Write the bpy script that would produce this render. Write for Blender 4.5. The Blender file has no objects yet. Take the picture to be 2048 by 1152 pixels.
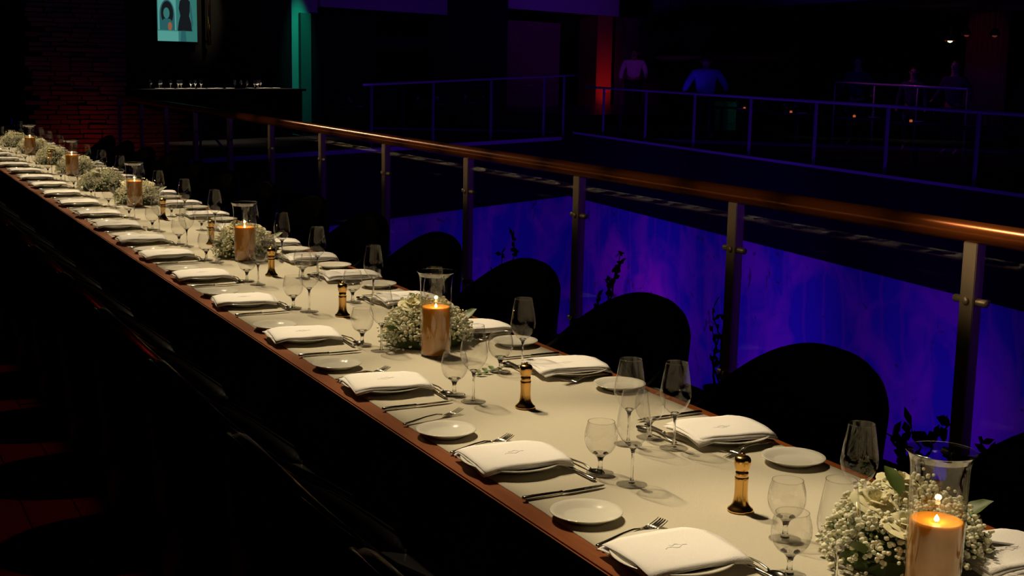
import bpy, bmesh, math, random
from mathutils import Vector, Matrix, noise

# ------------------------------------------------------------------ camera, world, lights, exposure
scene = bpy.context.scene
C = scene.collection
PI = math.pi

cam_d = bpy.data.cameras.new('camera')
cam_d.sensor_fit = 'HORIZONTAL'; cam_d.sensor_width = 36.0
cam_d.lens = 2672.9 / 2048 * 36.0
cam_d.clip_start = 0.05; cam_d.clip_end = 200
cam = bpy.data.objects.new('camera', cam_d); C.objects.link(cam)
_R = Vector((0.890797, -0.453990, 0.019319)); _U = Vector((0.058202, 0.156161, 0.986015)); _F = Vector((0.450658, 0.877215, -0.165531))
cam.matrix_world = Matrix(((_R.x, _U.x, -_F.x, 0.0), (_R.y, _U.y, -_F.y, 0.0), (_R.z, _U.z, -_F.z, 1.72), (0, 0, 0, 1)))
scene.camera = cam

w = bpy.data.worlds.new('world'); scene.world = w; w.use_nodes = True
w.node_tree.nodes['Background'].inputs[0].default_value = (0.02, 0.01, 0.10, 1)
w.node_tree.nodes['Background'].inputs[1].default_value = 0.004

vs = scene.view_settings
vs.view_transform = 'Standard'; vs.look = 'None'; vs.exposure = 0.0; vs.gamma = 1.0; vs.use_curve_mapping = False
try:
    scene.cycles.use_denoising = True
    scene.cycles.max_bounces = 12; scene.cycles.transparent_max_bounces = 40
    scene.cycles.transmission_bounces = 10; scene.cycles.glossy_bounces = 5
    scene.cycles.sample_clamp_indirect = 4.0
except Exception:
    pass

def spot(name, loc, target, energy, color, half_deg, blend=0.4, radius=0.05):
    d = bpy.data.lights.new(name, 'SPOT')
    d.energy = energy; d.color = color; d.spot_size = math.radians(2 * half_deg); d.spot_blend = blend; d.shadow_soft_size = radius
    o = bpy.data.objects.new(name, d); C.objects.link(o)
    o.location = loc
    o.rotation_euler = (Vector(target) - Vector(loc)).to_track_quat('-Z', 'Y').to_euler()
    return o
def point(name, loc, energy, color, radius=0.05):
    d = bpy.data.lights.new(name, 'POINT'); d.energy = energy; d.color = color; d.shadow_soft_size = radius
    o = bpy.data.objects.new(name, d); C.objects.link(o); o.location = loc
    return o
def area(name, loc, target, energy, color, sx, sy, spread=180):
    d = bpy.data.lights.new(name, 'AREA'); d.shape = 'RECTANGLE'; d.size = sx; d.size_y = sy
    d.energy = energy; d.color = color; d.spread = math.radians(spread)
    o = bpy.data.objects.new(name, d); C.objects.link(o); o.location = loc
    o.rotation_euler = (Vector(target) - Vector(loc)).to_track_quat('-Z', 'Y').to_euler()
    return o

WARM = (1.0, 0.79, 0.48)
# a row of narrow ceiling spots trained on the long table
for i in range(21):
    ty = 0.35 + i * 0.75
    spot('table_spot', (1.42, ty + 1.75, 3.75), (1.775, ty, 0.74), 300.0, WARM, 12.5, 0.65, 0.05)
# purple and blue theatre light of the atrium: onto the mural walls below the far balcony
for (p, t, e, c) in [((9.5, 12.0, -3.9), (14.6, 17.0, -2.6), 520, (0.14, 0.012, 1.0)),
                     ((9.5, 17.5, -3.9), (14.9, 20.5, -2.6), 520, (0.14, 0.012, 1.0)),
                     ((10.0, 22.0, -3.9), (15.4, 25.5, -2.6), 420, (0.12, 0.012, 1.0)),
                     ((9.0, 18.0, -3.9), (10.5, 25.2, -2.6), 300, (0.10, 0.012, 1.0)),
                     ((10.0, 7.0, -3.9), (14.0, 12.0, -2.6), 480, (0.14, 0.012, 1.0))]:
    spot('mural_spot', p, t, e * 0.78, c, 42, 0.9, 0.3)
spot('mural_magenta_spot', (11.0, 21.0, -4.2), (15.35, 24.0, -4.2), 160, (1.0, 0.01, 0.7), 24, 0.9, 0.2)
# blue wash over the railings of the near and far side
spot('far_rail_spot', (9.0, 8.0, 5.0), (15.0, 19.0, 0.5), 150, (0.09, 0.02, 1.0), 28, 0.8, 0.3)
spot('near_post_spot', (6.0, -1.5, 0.9), (3.9, 10.0, 0.7), 70, (0.22, 0.015, 1.0), 18, 0.8, 0.1)
# added narrow red lamps below the ceiling, each aimed through a chair gap
for ty in (4.27, 5.14, 6.00, 6.84, 7.68, 8.53):
    spot('added_aisle_spot', (2.4, ty, 4.2), (0.50, ty, 0.0), 80, (1.0, 0.04, 0.02), 4.6, 0.5, 0.03)
# narrow warm lamps added above the aisle to light handrail and post heads
for k in range(17):
    ty = 1.4 + 0.735 * k
    en = 190 if k < 4 else (85 if k < 8 else (120 if k < 14 else 70))
    spot('added_rail_spot', (0.3, ty + 0.5, 2.6), (3.774, ty, 1.19), en, (1.0, 0.66, 0.34), 6.2, 1.0, 0.05)

# two added lamps, placed so that their gleam runs along the handrail
spot('added_gleam_spot', (2.2, 5.9, 3.9), (3.774, 3.15, 1.17), 420, (1.0, 0.74, 0.42), 8, 0.8, 0.06)
spot('added_gleam_spot', (3.0, 16.0, 3.2), (3.774, 10.0, 1.17), 110, (1.0, 0.74, 0.42), 9, 0.9, 0.06)

# ------------------------------------------------------------------ materials
def mat(name, col, rough=0.5, metal=0.0, spec=0.5, noise_amt=0.0, nscale=20.0, bump=0.0, bscale=100.0, col2=None, stretch=(1, 1, 1), sss=0.0, coat=0.0, emit=None, estr=0.0):
    m = bpy.data.materials.new(name); m.use_nodes = True
    nt = m.node_tree; b = nt.nodes['Principled BSDF']
    b.inputs['Base Color'].default_value = (*col, 1); b.inputs['Roughness'].default_value = rough
    b.inputs['Metallic'].default_value = metal; b.inputs['Specular IOR Level'].default_value = spec
    if coat: b.inputs['Coat Weight'].default_value = coat
    if sss:
        b.inputs['Subsurface Weight'].default_value = sss
        b.inputs['Subsurface Radius'].default_value = (0.03, 0.012, 0.004); b.inputs['Subsurface Scale'].default_value = 1.0
    if emit:
        b.inputs['Emission Color'].default_value = (*emit, 1); b.inputs['Emission Strength'].default_value = estr
    if noise_amt or bump or col2:
        tc = nt.nodes.new('ShaderNodeTexCoord'); mp = nt.nodes.new('ShaderNodeMapping')
        mp.inputs['Scale'].default_value = stretch
        nt.links.new(tc.outputs['Object'], mp.inputs['Vector'])
        if noise_amt or col2:
            n = nt.nodes.new('ShaderNodeTexNoise'); n.inputs['Scale'].default_value = nscale; n.inputs['Detail'].default_value = 5
            nt.links.new(mp.outputs[0], n.inputs['Vector'])
            mx = nt.nodes.new('ShaderNodeMix'); mx.data_type = 'RGBA'
            c2 = col2 if col2 else tuple(max(0, c * (1 - noise_amt)) for c in col)
            mx.inputs[6].default_value = (*col, 1); mx.inputs[7].default_value = (*c2, 1)
            nt.links.new(n.outputs['Fac'], mx.inputs[0]); nt.links.new(mx.outputs[2], b.inputs['Base Color'])
        if bump:
            n2 = nt.nodes.new('ShaderNodeTexNoise'); n2.inputs['Scale'].default_value = bscale; n2.inputs['Detail'].default_value = 3
            nt.links.new(mp.outputs[0], n2.inputs['Vector'])
            bp = nt.nodes.new('ShaderNodeBump'); bp.inputs['Strength'].default_value = bump; bp.inputs['Distance'].default_value = 0.01
            nt.links.new(n2.outputs['Fac'], bp.inputs['Height']); nt.links.new(bp.outputs[0], b.inputs['Normal'])
    return m

def thin_glass(name, tint=(0.97, 0.975, 0.965), f0=0.06, rough=0.01, ex=5.0):
    # clear thin pane: transparent, with its Fresnel reflection
    m = bpy.data.materials.new(name); m.use_nodes = True
    nt = m.node_tree; nt.nodes.clear()
    out = nt.nodes.new('ShaderNodeOutputMaterial'); mix = nt.nodes.new('ShaderNodeMixShader')
    tr = nt.nodes.new('ShaderNodeBsdfTransparent'); tr.inputs[0].default_value = (*tint, 1)
    gl = nt.nodes.new('ShaderNodeBsdfGlossy'); gl.inputs['Roughness'].default_value = rough
    ge = nt.nodes.new('ShaderNodeNewGeometry')
    dt = nt.nodes.new('ShaderNodeVectorMath'); dt.operation = 'DOT_PRODUCT'
    nt.links.new(ge.outputs['Normal'], dt.inputs[0]); nt.links.new(ge.outputs['Incoming'], dt.inputs[1])
    ab = nt.nodes.new('ShaderNodeMath'); ab.operation = 'ABSOLUTE'; nt.links.new(dt.outputs['Value'], ab.inputs[0])
    om = nt.nodes.new('ShaderNodeMath'); om.operation = 'SUBTRACT'; om.inputs[0].default_value = 1.0; nt.links.new(ab.outputs[0], om.inputs[1])
    pw = nt.nodes.new('ShaderNodeMath'); pw.operation = 'POWER'; nt.links.new(om.outputs[0], pw.inputs[0]); pw.inputs[1].default_value = ex
    ma = nt.nodes.new('ShaderNodeMath'); ma.operation = 'MULTIPLY_ADD'; nt.links.new(pw.outputs[0], ma.inputs[0]); ma.inputs[1].default_value = 1 - f0; ma.inputs[2].default_value = f0
    nt.links.new(ma.outputs[0], mix.inputs[0]); nt.links.new(tr.outputs[0], mix.inputs[1]); nt.links.new(gl.outputs[0], mix.inputs[2])
    nt.links.new(mix.outputs[0], out.inputs['Surface'])
    return m

def solid_glass(name, col=(1, 1, 1), ior=1.5):
    m = bpy.data.materials.new(name); m.use_nodes = True
    nt = m.node_tree; nt.nodes.clear()
    out = nt.nodes.new('ShaderNodeOutputMaterial'); g = nt.nodes.new('ShaderNodeBsdfGlass')
    g.inputs['Color'].default_value = (*col, 1); g.inputs['Roughness'].default_value = 0.0; g.inputs['IOR'].default_value = ior
    nt.links.new(g.outputs[0], out.inputs['Surface'])
    return m

def emis(name, col, strength):
    m = bpy.data.materials.new(name); m.use_nodes = True
    nt = m.node_tree; nt.nodes.clear()
    out = nt.nodes.new('ShaderNodeOutputMaterial'); e = nt.nodes.new('ShaderNodeEmission')
    e.inputs[0].default_value = (*col, 1); e.inputs[1].default_value = strength
    nt.links.new(e.outputs[0], out.inputs['Surface'])
    return m

M = {}
M['cloth'] = mat('cloth', (0.60, 0.555, 0.45), 0.95, spec=0.1, noise_amt=0.10, nscale=260, bump=0.25, bscale=420)
M['napkin'] = mat('napkin', (0.92, 0.89, 0.87), 0.9, spec=0.1, noise_amt=0.04, nscale=60, bump=0.2, bscale=300)
M['wood'] = mat('wood', (0.27, 0.070, 0.009), 0.45, spec=0.25, col2=(0.13, 0.030, 0.004), nscale=9, stretch=(9, 0.6, 9), bump=0.06, bscale=30)
M['china'] = mat('china', (0.80, 0.77, 0.68), 0.12, spec=0.5)
M['steel'] = mat('steel', (0.62, 0.58, 0.52), 0.16, metal=1.0)
M['brass'] = mat('brass', (0.72, 0.42, 0.13), 0.20, metal=1.0)
M['peppercorn'] = mat('peppercorn', (0.50, 0.28, 0.08), 0.3, spec=0.6)
M['chair'] = mat('chair', (0.0045, 0.004, 0.0045), 0.55, spec=0.10, bump=0.15, bscale=60)
M['chair_leather'] = mat('chair_leather', (0.006, 0.005, 0.006), 0.33, spec=0.35, bump=0.12, bscale=60)
M['piping'] = mat('piping', (0.012, 0.010, 0.010), 0.25, spec=0.4)
M['chair_leg'] = mat('chair_leg', (0.02, 0.01, 0.006), 0.4)
M['rail'] = mat('rail', (0.34, 0.095, 0.022), 0.24, metal=0.6, spec=0.6)
M['post'] = mat('post', (0.44, 0.37, 0.28), 0.42, metal=0.5, spec=0.5)
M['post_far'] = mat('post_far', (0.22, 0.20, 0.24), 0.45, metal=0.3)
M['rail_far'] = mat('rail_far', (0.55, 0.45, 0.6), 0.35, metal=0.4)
M['pane'] = thin_glass('pane', (0.985, 0.99, 0.99), 0.05, 0.003)
M['shell_glass'] = thin_glass('shell_glass', (0.98, 0.98, 0.975), 0.07, 0.02, 3.6)
M['goblet_glass'] = thin_glass('goblet_glass', (0.965, 0.96, 0.95), 0.06, 0.02, 2.8)
M['hurricane_glass'] = thin_glass('hurricane_glass', (0.95, 0.945, 0.93), 0.12, 0.03, 3.2)
M['rim_glass'] = thin_glass('rim_glass', (0.85, 0.82, 0.76), 0.40, 0.10, 3.0)
M['glass'] = solid_glass('glass', (0.985, 0.985, 0.98), 1.5)
M['wax'] = mat('wax', (0.60, 0.27, 0.03), 0.5, spec=0.3, noise_amt=0.12, nscale=30, sss=0.25)
M['crystal'] = thin_glass('crystal', (0.9, 0.9, 0.9), 0.4, 0.08)
M['wick'] = mat('wick', (0.02, 0.015, 0.01), 0.9)
M['flame'] = emis('flame', (1.0, 0.62, 0.22), 11.0)
M['blossom'] = mat('blossom', (0.95, 0.92, 0.76), 0.8, spec=0.2, col2=(0.80, 0.78, 0.55), nscale=60, sss=0.15)
M['leaf'] = mat('leaf', (0.045, 0.09, 0.015), 0.5, spec=0.4, col2=(0.10, 0.14, 0.03), nscale=25)
M['petal'] = mat('petal', (0.85, 0.80, 0.58), 0.7, spec=0.2, col2=(0.66, 0.63, 0.34), nscale=18)
M['floor_wood'] = mat('floor_wood', (0.10, 0.045, 0.025), 0.45, spec=0.3, col2=(0.06, 0.025, 0.015), nscale=5, stretch=(6, .5, 6))
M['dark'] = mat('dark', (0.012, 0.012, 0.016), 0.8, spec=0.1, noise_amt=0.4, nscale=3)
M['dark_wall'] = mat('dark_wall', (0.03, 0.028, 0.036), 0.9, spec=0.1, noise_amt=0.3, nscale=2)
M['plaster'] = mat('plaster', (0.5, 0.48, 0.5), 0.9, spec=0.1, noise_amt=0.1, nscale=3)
M['dimmed_plaster'] = mat('dimmed_plaster', (0.16, 0.15, 0.16), 0.9, spec=0.1, noise_amt=0.1, nscale=3)
M['redlit_plaster'] = mat('redlit_plaster', (0.40, 0.12, 0.05), 0.9, spec=0.1, noise_amt=0.1, nscale=3)  # red glow put into the plaster colour, so blue spill shows less
M['stone'] = mat('stone', (0.34, 0.27, 0.22), 0.85, spec=0.2, col2=(0.18, 0.13, 0.11), nscale=11, bump=0.6, bscale=35)
M['mortar'] = mat('mortar', (0.06, 0.05, 0.045), 0.95, spec=0.1, noise_amt=0.3, nscale=30)
M['far_floor'] = mat('far_floor', (0.07, 0.06, 0.07), 0.35, spec=0.4, noise_amt=0.3, nscale=4)
M['far_cloth'] = mat('far_cloth', (0.05, 0.045, 0.06), 0.9, spec=0.1, noise_amt=0.1, nscale=20)
M['skin'] = mat('skin', (0.25, 0.14, 0.10), 0.6, spec=0.3, noise_amt=0.08, nscale=20)
M['hair'] = mat('hair', (0.012, 0.008, 0.006), 0.6, spec=0.3, noise_amt=0.2, nscale=40)
M['trousers'] = mat('trousers', (0.015, 0.015, 0.02), 0.9, spec=0.1, noise_amt=0.2, nscale=30)
M['shirt_pale'] = mat('shirt_pale', (0.75, 0.68, 0.72), 0.9, spec=0.1, noise_amt=0.15, nscale=8)
M['shirt_blue'] = mat('shirt_blue', (0.18, 0.30, 0.75), 0.9, spec=0.1, noise_amt=0.2, nscale=8)
M['shirt_dark'] = mat('shirt_dark', (0.035, 0.035, 0.06), 0.9, spec=0.1, noise_amt=0.2, nscale=8)
M['vine'] = mat('vine', (0.010, 0.014, 0.008), 0.7, spec=0.2, noise_amt=0.3, nscale=40)
M['vine_flower'] = mat('vine_flower', (0.30, 0.03, 0.05), 0.7, spec=0.2, noise_amt=0.3, nscale=40)
M['terracotta'] = mat('terracotta', (0.03, 0.02, 0.016), 0.9, spec=0.1, noise_amt=0.3, nscale=20)
M['canopy'] = mat('canopy', (0.004, 0.004, 0.005), 0.9, spec=0.05, noise_amt=0.3, nscale=6)
M['canopy_trim'] = mat('canopy_trim', (0.30, 0.10, 0.03), 0.7, noise_amt=0.5, nscale=9)
M['bulb'] = emis('bulb', (1.0, 0.55, 0.22), 9.0)
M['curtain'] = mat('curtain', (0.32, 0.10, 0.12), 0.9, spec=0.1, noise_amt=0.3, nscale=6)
M['votive'] = emis('votive', (1.0, 0.20, 0.06), 0.55)
M['screen_teal'] = emis('screen_teal', (0.05, 0.26, 0.23), 0.6)
M['screen_pale'] = emis('screen_pale', (0.13, 0.50, 0.44), 0.6)
M['screen_dark'] = emis('screen_dark', (0.010, 0.012, 0.014), 0.8)
M['screen_mid'] = emis('screen_mid', (0.025, 0.12, 0.13), 0.8)
M['screen_skin'] = emis('screen_skin', (0.36, 0.12, 0.06), 0.75)

def mural_material():
    m = bpy.data.materials.new('mural_paint'); m.use_nodes = True
    nt = m.node_tree; b = nt.nodes['Principled BSDF']; b.inputs['Roughness'].default_value = 0.9; b.inputs['Specular IOR Level'].default_value = 0.1
    tc = nt.nodes.new('ShaderNodeTexCoord')
    n1 = nt.nodes.new('ShaderNodeTexNoise'); n1.inputs['Scale'].default_value = 0.9; n1.inputs['Detail'].default_value = 6; n1.inputs['Distortion'].default_value = 0.6
    nt.links.new(tc.outputs['Object'], n1.inputs['Vector'])
    r1 = nt.nodes.new('ShaderNodeValToRGB'); r1.color_ramp.elements[0].position = 0.43; r1.color_ramp.elements[1].position = 0.62
    r1.color_ramp.elements[0].color = (0.11, 0.19, 0.56, 1); r1.color_ramp.elements[1].color = (0.62, 0.26, 0.62, 1)
    nt.links.new(n1.outputs['Fac'], r1.inputs[0])
    # painted rings and strokes, faint
    wv = nt.nodes.new('ShaderNodeTexWave'); wv.wave_type = 'RINGS'; wv.inputs['Scale'].default_value = 0.55; wv.inputs['Distortion'].default_value = 5.0; wv.inputs['Detail'].default_value = 3
    nt.links.new(tc.outputs['Object'], wv.inputs['Vector'])
    r2 = nt.nodes.new('ShaderNodeValToRGB'); r2.color_ramp.elements[0].position = 0.90; r2.color_ramp.elements[1].position = 0.97
    nt.links.new(wv.outputs['Fac'], r2.inputs[0])
    mx = nt.nodes.new('ShaderNodeMix'); mx.data_type = 'RGBA'; mx.inputs[7].default_value = (0.60, 0.22, 0.52, 1)
    ml = nt.nodes.new('ShaderNodeMath'); ml.operation = 'MULTIPLY'; ml.inputs[1].default_value = 0.35; nt.links.new(r2.outputs[0], ml.inputs[0])
    nt.links.new(ml.outputs[0], mx.inputs[0]); nt.links.new(r1.outputs[0], mx.inputs[6])
    n3 = nt.nodes.new('ShaderNodeTexNoise'); n3.inputs['Scale'].default_value = 2.2; n3.inputs['Detail'].default_value = 8; n3.inputs['Distortion'].default_value = 1.6
    nt.links.new(tc.outputs['Object'], n3.inputs['Vector'])
    r3 = nt.nodes.new('ShaderNodeValToRGB'); r3.color_ramp.elements[0].position = 0.64; r3.color_ramp.elements[1].position = 0.70
    nt.links.new(n3.outputs['Fac'], r3.inputs[0])
    m2 = nt.nodes.new('ShaderNodeMix'); m2.data_type = 'RGBA'; m2.inputs[7].default_value = (0.16, 0.06, 0.20, 1)
    nt.links.new(r3.outputs[0], m2.inputs[0]); nt.links.new(mx.outputs[2], m2.inputs[6])
    nt.links.new(m2.outputs[2], b.inputs['Base Color'])
    return m
M['mural'] = mural_material()

# ------------------------------------------------------------------ mesh helpers
def mesh_from(name, verts, faces, material, smooth=False):
    me = bpy.data.meshes.new(name); me.from_pydata([tuple(v) for v in verts], [], faces); me.update()
    if smooth:
        for p in me.polygons: p.use_smooth = True
    me.materials.append(M[material])
    return me
def bm_mesh(name, bm, material, smooth=False):
    bmesh.ops.recalc_face_normals(bm, faces=bm.faces[:])
    me = bpy.data.meshes.new(name); bm.to_mesh(me); bm.free()
    if smooth:
        for p in me.polygons: p.use_smooth = True
    me.materials.append(M[material])
    return me
def obj(name, me, parent=None, loc=None, rot=None):
    o = bpy.data.objects.new(name, me); C.objects.link(o)
    if parent: o.parent = parent
    if loc is not None: o.location = loc
    if rot is not None: o.rotation_euler = rot
    return o
def thing(name, label, cat, loc=(0, 0, 0), rotz=0.0, group=None):
    o = bpy.data.objects.new(name, None); o.empty_display_size = 0.05; C.objects.link(o)
    o.location = loc; o.rotation_euler = (0, 0, rotz)
    return tag(o, label, cat, group)
def tag(o, label=None, cat=None, group=None, kind=None):
    if label: o['label'] = label
    if cat: o['category'] = cat
    if group: o['group'] = group
    if kind: o['kind'] = kind
    return o
def struct(name, me, label=None, loc=None, rot=None):
    o = obj(name, me, None, loc, rot); o['kind'] = 'structure'
    if label: o['label'] = label
    return o
def copy_tree(root, parent=None):
    r = root.copy(); C.objects.link(r)
    if parent: r.parent = parent
    for ch in list(root.children): copy_tree(ch, r)
    return r
def lathe_mesh(name, prof, material, seg=32, smooth=True):
    verts, faces, rings = [], [], []
    for (r, z) in prof:
        if r < 1e-6:
            rings.append([len(verts)]); verts.append((0, 0, z))
        else:
            st = len(verts)
            for k in range(seg):
                a = 2 * PI * k / seg; verts.append((r * math.cos(a), r * math.sin(a), z))
            rings.append(list(range(st, st + seg)))
    for a, b in zip(rings[:-1], rings[1:]):
        for k in range(seg):
            k2 = (k + 1) % seg
            if len(a) == 1 and len(b) == 1: continue
            if len(a) == 1: faces.append((a[0], b[k2], b[k]))
            elif len(b) == 1: faces.append((a[k], a[k2], b[0]))
            else: faces.append((a[k], a[k2], b[k2], b[k]))
    return mesh_from(name, verts, faces, material, smooth)
def add_box(bm, x0, x1, y0, y1, z0, z1):
    vs_ = [bm.verts.new(p) for p in ((x0, y0, z0), (x1, y0, z0), (x1, y1, z0), (x0, y1, z0), (x0, y0, z1), (x1, y0, z1), (x1, y1, z1), (x0, y1, z1))]
    for f in ((0, 3, 2, 1), (4, 5, 6, 7), (0, 1, 5, 4), (1, 2, 6, 5), (2, 3, 7, 6), (3, 0, 4, 7)):
        bm.faces.new([vs_[i] for i in f])
    return vs_
def box_mesh(name, x0, x1, y0, y1, z0, z1, material, bevel=0.0):
    bm = bmesh.new(); add_box(bm, x0, x1, y0, y1, z0, z1)
    if bevel: bmesh.ops.bevel(bm, geom=bm.edges[:], offset=bevel, segments=2, affect='EDGES')
    return bm_mesh(name, bm, material)
def tube_mesh(name, pts, radii, material, seg=10, flat=1.0):
    pts = [Vector(p) for p in pts]
    if not hasattr(radii, '__len__'): radii = [radii] * len(pts)
    verts, faces = [], []
    up0 = Vector((0, 0, 1))
    for i, p in enumerate(pts):
        t = (pts[min(i + 1, len(pts) - 1)] - pts[max(i - 1, 0)]).normalized()
        up = up0 if abs(t.z) < 0.95 else Vector((1, 0, 0))
        s = t.cross(up).normalized(); u = s.cross(t)
        for k in range(seg):
            a = 2 * PI * k / seg
            verts.append(p + s * (radii[i] * math.cos(a)) + u * (radii[i] * flat * math.sin(a)))
    for i in range(len(pts) - 1):
        for k in range(seg):
            k2 = (k + 1) % seg
            faces.append((i * seg + k, i * seg + k2, (i + 1) * seg + k2, (i + 1) * seg + k))
    faces.append(tuple(range(seg - 1, -1, -1))); n = (len(pts) - 1) * seg
    faces.append(tuple(range(n, n + seg)))
    return mesh_from(name, verts, faces, material, True)
def loft(name, secs, material, smooth=True):
    # secs: list of closed sections, each a list of the same number of points
    n = len(secs[0]); verts = [p for s in secs for p in s]; faces = []
    for i in range(len(secs) - 1):
        for k in range(n):
            k2 = (k + 1) % n
            faces.append((i * n + k, i * n + k2, (i + 1) * n + k2, (i + 1) * n + k))
    faces.append(tuple(range(n - 1, -1, -1))); st = (len(secs) - 1) * n
    faces.append(tuple(range(st, st + n)))
    return mesh_from(name, verts, faces, material, smooth)

ORD = ['nearest', 'second', 'third', 'fourth', 'fifth', 'sixth', 'seventh', 'eighth', 'ninth', 'tenth', 'eleventh', 'twelfth', 'thirteenth',
       'fourteenth', 'fifteenth', 'sixteenth', 'seventeenth', 'eighteenth', 'nineteenth', 'twentieth', 'twenty-first', 'twenty-second', 'twenty-third', 'twenty-fourth']

# ------------------------------------------------------------------ structure
bm = bmesh.new(); add_box(bm, -4.0, 4.15, -3.0, 23.0, -0.35, 0.0)
struct('floor', bm_mesh('floor', bm, 'floor_wood'), 'dark floor of the dining gallery beside the atrium')
fl = bpy.data.objects['floor']
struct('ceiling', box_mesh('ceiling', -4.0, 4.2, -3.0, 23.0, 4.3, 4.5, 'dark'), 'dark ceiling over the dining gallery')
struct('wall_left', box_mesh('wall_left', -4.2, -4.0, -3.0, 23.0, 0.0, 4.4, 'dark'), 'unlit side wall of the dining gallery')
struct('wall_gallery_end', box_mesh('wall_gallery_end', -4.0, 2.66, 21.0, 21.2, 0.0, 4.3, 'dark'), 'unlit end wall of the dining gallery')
# floor boards beside the near aisle (joints recessed between them)
bd = box_mesh('plank', -0.09, 0.09, -1.2, 1.2, 0.0, 0.006, 'floor_wood', 0.002)
for i, x in enumerate([0.13 + 0.184 * k for k in range(6)]):
    for j in range(4):
        o = obj('plank', bd, fl, (x, 3.2 + j * 2.42 + (i % 2) * 1.2, 0.0))
# lower floor of the atrium
struct('floor_lower', box_mesh('floor_lower', 3.0, 30, -4, 44, -5.2, -5.0, 'dark'), 'dark floor of the atrium storey below')
# far balconies: edge A-B (skewed end) and B-D (right side)
A = Vector((4.5, 22.0)); B = Vector((15.9, 28.0)); D = Vector((13.2, 5.0))
e1 = (B - A).normalized(); n1 = Vector((-e1.y, e1.x))
f2 = (D - B).normalized(); n2 = Vector((-f2.y, f2.x))
def E1(s, o, z): p = A + e1 * s + n1 * o; return Vector((p.x, p.y, z))
def F2(s, o, z): p = B + f2 * s + n2 * o; return Vector((p.x, p.y, z))
def prism(name, pts, z0, z1, material):
    n = len(pts); v = [(p[0], p[1], z0) for p in pts] + [(p[0], p[1], z1) for p in pts]
    f = [tuple(range(n - 1, -1, -1)), tuple(range(n, 2 * n))] + [(k, (k + 1) % n, n + (k + 1) % n, n + k) for k in range(n)]
    return mesh_from(name, v, f, material)
struct('floor_far_end', prism('floor_far_end', [E1(-3, 0, 0), B, E1(30, 0.0, 0), E1(30, 12, 0), E1(-3, 12, 0)], -1.40, 0.02, 'dark'), 'dark floor and fascia of the far end balcony')
struct('floor_far_side', prism('floor_far_side', [F2(30, 0, 0), F2(30, 14, 0), E1(30, 0, 0), B + e1 * 0.02], -1.41, 0.15, 'dark'), 'dark floor and fascia of the balcony across the atrium')
struct('floor_terrace', prism('floor_terrace', [E1(15.5, 1.0, 0), E1(26, 1.0, 0), E1(26, 5.5, 0), E1(15.5, 5.5, 0)], 0.02, 0.45, 'far_floor'), 'raised step where the guest in the pale shirt stands')
# lit edge strips along the balcony edges
struct('trim_1', prism('trim_1', [F2(0.2, -0.05, 0), F2(24, -0.05, 0), F2(24, 0.01, 0), F2(0.2, 0.01, 0)], 0.105, 0.15, 'rail_far'), 'metal edge strip below the far side railing')
struct('trim_2', prism('trim_2', [E1(1.0, -0.05, 0), E1(12.4, -0.05, 0), E1(12.4, 0.01, 0), E1(1.0, 0.01, 0)], -0.04, 0.04, 'rail_far'), 'metal edge strip of the far end balcony')
# mural walls under the balconies
struct('wall_mural_side', prism('wall_mural_side', [F2(-0.6, 0.10, 0), F2(24, 0.10, 0), F2(24, 0.4, 0), F2(-0.6, 0.4, 0)], -5.0, -1.41, 'mural'), 'painted mural wall glowing purple under the far balcony')
struct('wall_mural_end', prism('wall_mural_end', [E1(-3, 0.10, 0), E1(13.3, 0.10, 0), E1(13.3, 0.4, 0), E1(-3, 0.4, 0)], -5.0, -1.40, 'mural'), 'painted mural wall glowing blue under the end balcony')
# back walls and ceilings of the far side
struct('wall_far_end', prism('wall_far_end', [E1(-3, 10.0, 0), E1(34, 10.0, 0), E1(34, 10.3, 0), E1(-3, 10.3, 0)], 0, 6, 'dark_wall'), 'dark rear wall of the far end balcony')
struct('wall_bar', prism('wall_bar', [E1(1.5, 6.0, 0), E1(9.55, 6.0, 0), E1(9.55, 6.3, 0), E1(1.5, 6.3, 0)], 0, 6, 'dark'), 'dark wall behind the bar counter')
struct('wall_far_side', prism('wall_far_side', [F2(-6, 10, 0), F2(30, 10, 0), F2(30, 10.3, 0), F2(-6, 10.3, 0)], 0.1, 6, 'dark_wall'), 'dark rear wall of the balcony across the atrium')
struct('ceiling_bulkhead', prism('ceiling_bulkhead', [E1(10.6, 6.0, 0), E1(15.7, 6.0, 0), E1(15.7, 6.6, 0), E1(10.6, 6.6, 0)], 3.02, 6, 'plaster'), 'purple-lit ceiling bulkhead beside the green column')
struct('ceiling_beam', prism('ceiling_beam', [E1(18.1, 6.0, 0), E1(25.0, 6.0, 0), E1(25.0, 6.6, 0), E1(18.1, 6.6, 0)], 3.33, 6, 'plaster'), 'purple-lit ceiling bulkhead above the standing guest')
struct('ceiling_far_side', prism('ceiling_far_side', [F2(-4, 4.0, 0), F2(24, 4.0, 0), F2(24, 10, 0), F2(-4, 10, 0)], 3.14, 3.6, 'dimmed_plaster'), 'dim blue ceiling of the balcony across the atrium')
def column(name, label, s0, s1, o0, o1, z0, z1, material):
    return struct(name, prism(name, [E1(s0, o0, 0), E1(s1, o0, 0), E1(s1, o1, 0), E1(s0, o1, 0)], z0, z1, material), label)
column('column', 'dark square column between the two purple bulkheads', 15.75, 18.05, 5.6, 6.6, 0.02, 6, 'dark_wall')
column('column', 'column glowing red from a floor lamp behind the standing guest', 23.5, 24.45, 5.9, 6.6, 0.02, 3.33, 'redlit_plaster')
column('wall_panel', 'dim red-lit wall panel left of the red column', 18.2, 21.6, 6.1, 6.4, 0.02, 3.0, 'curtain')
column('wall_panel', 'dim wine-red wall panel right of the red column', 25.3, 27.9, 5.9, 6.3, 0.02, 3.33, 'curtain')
column('column', 'tall column washed in green light at the end of the bar', 9.59, 10.5, 6.0, 6.9, 0.02, 6, 'plaster')
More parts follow.
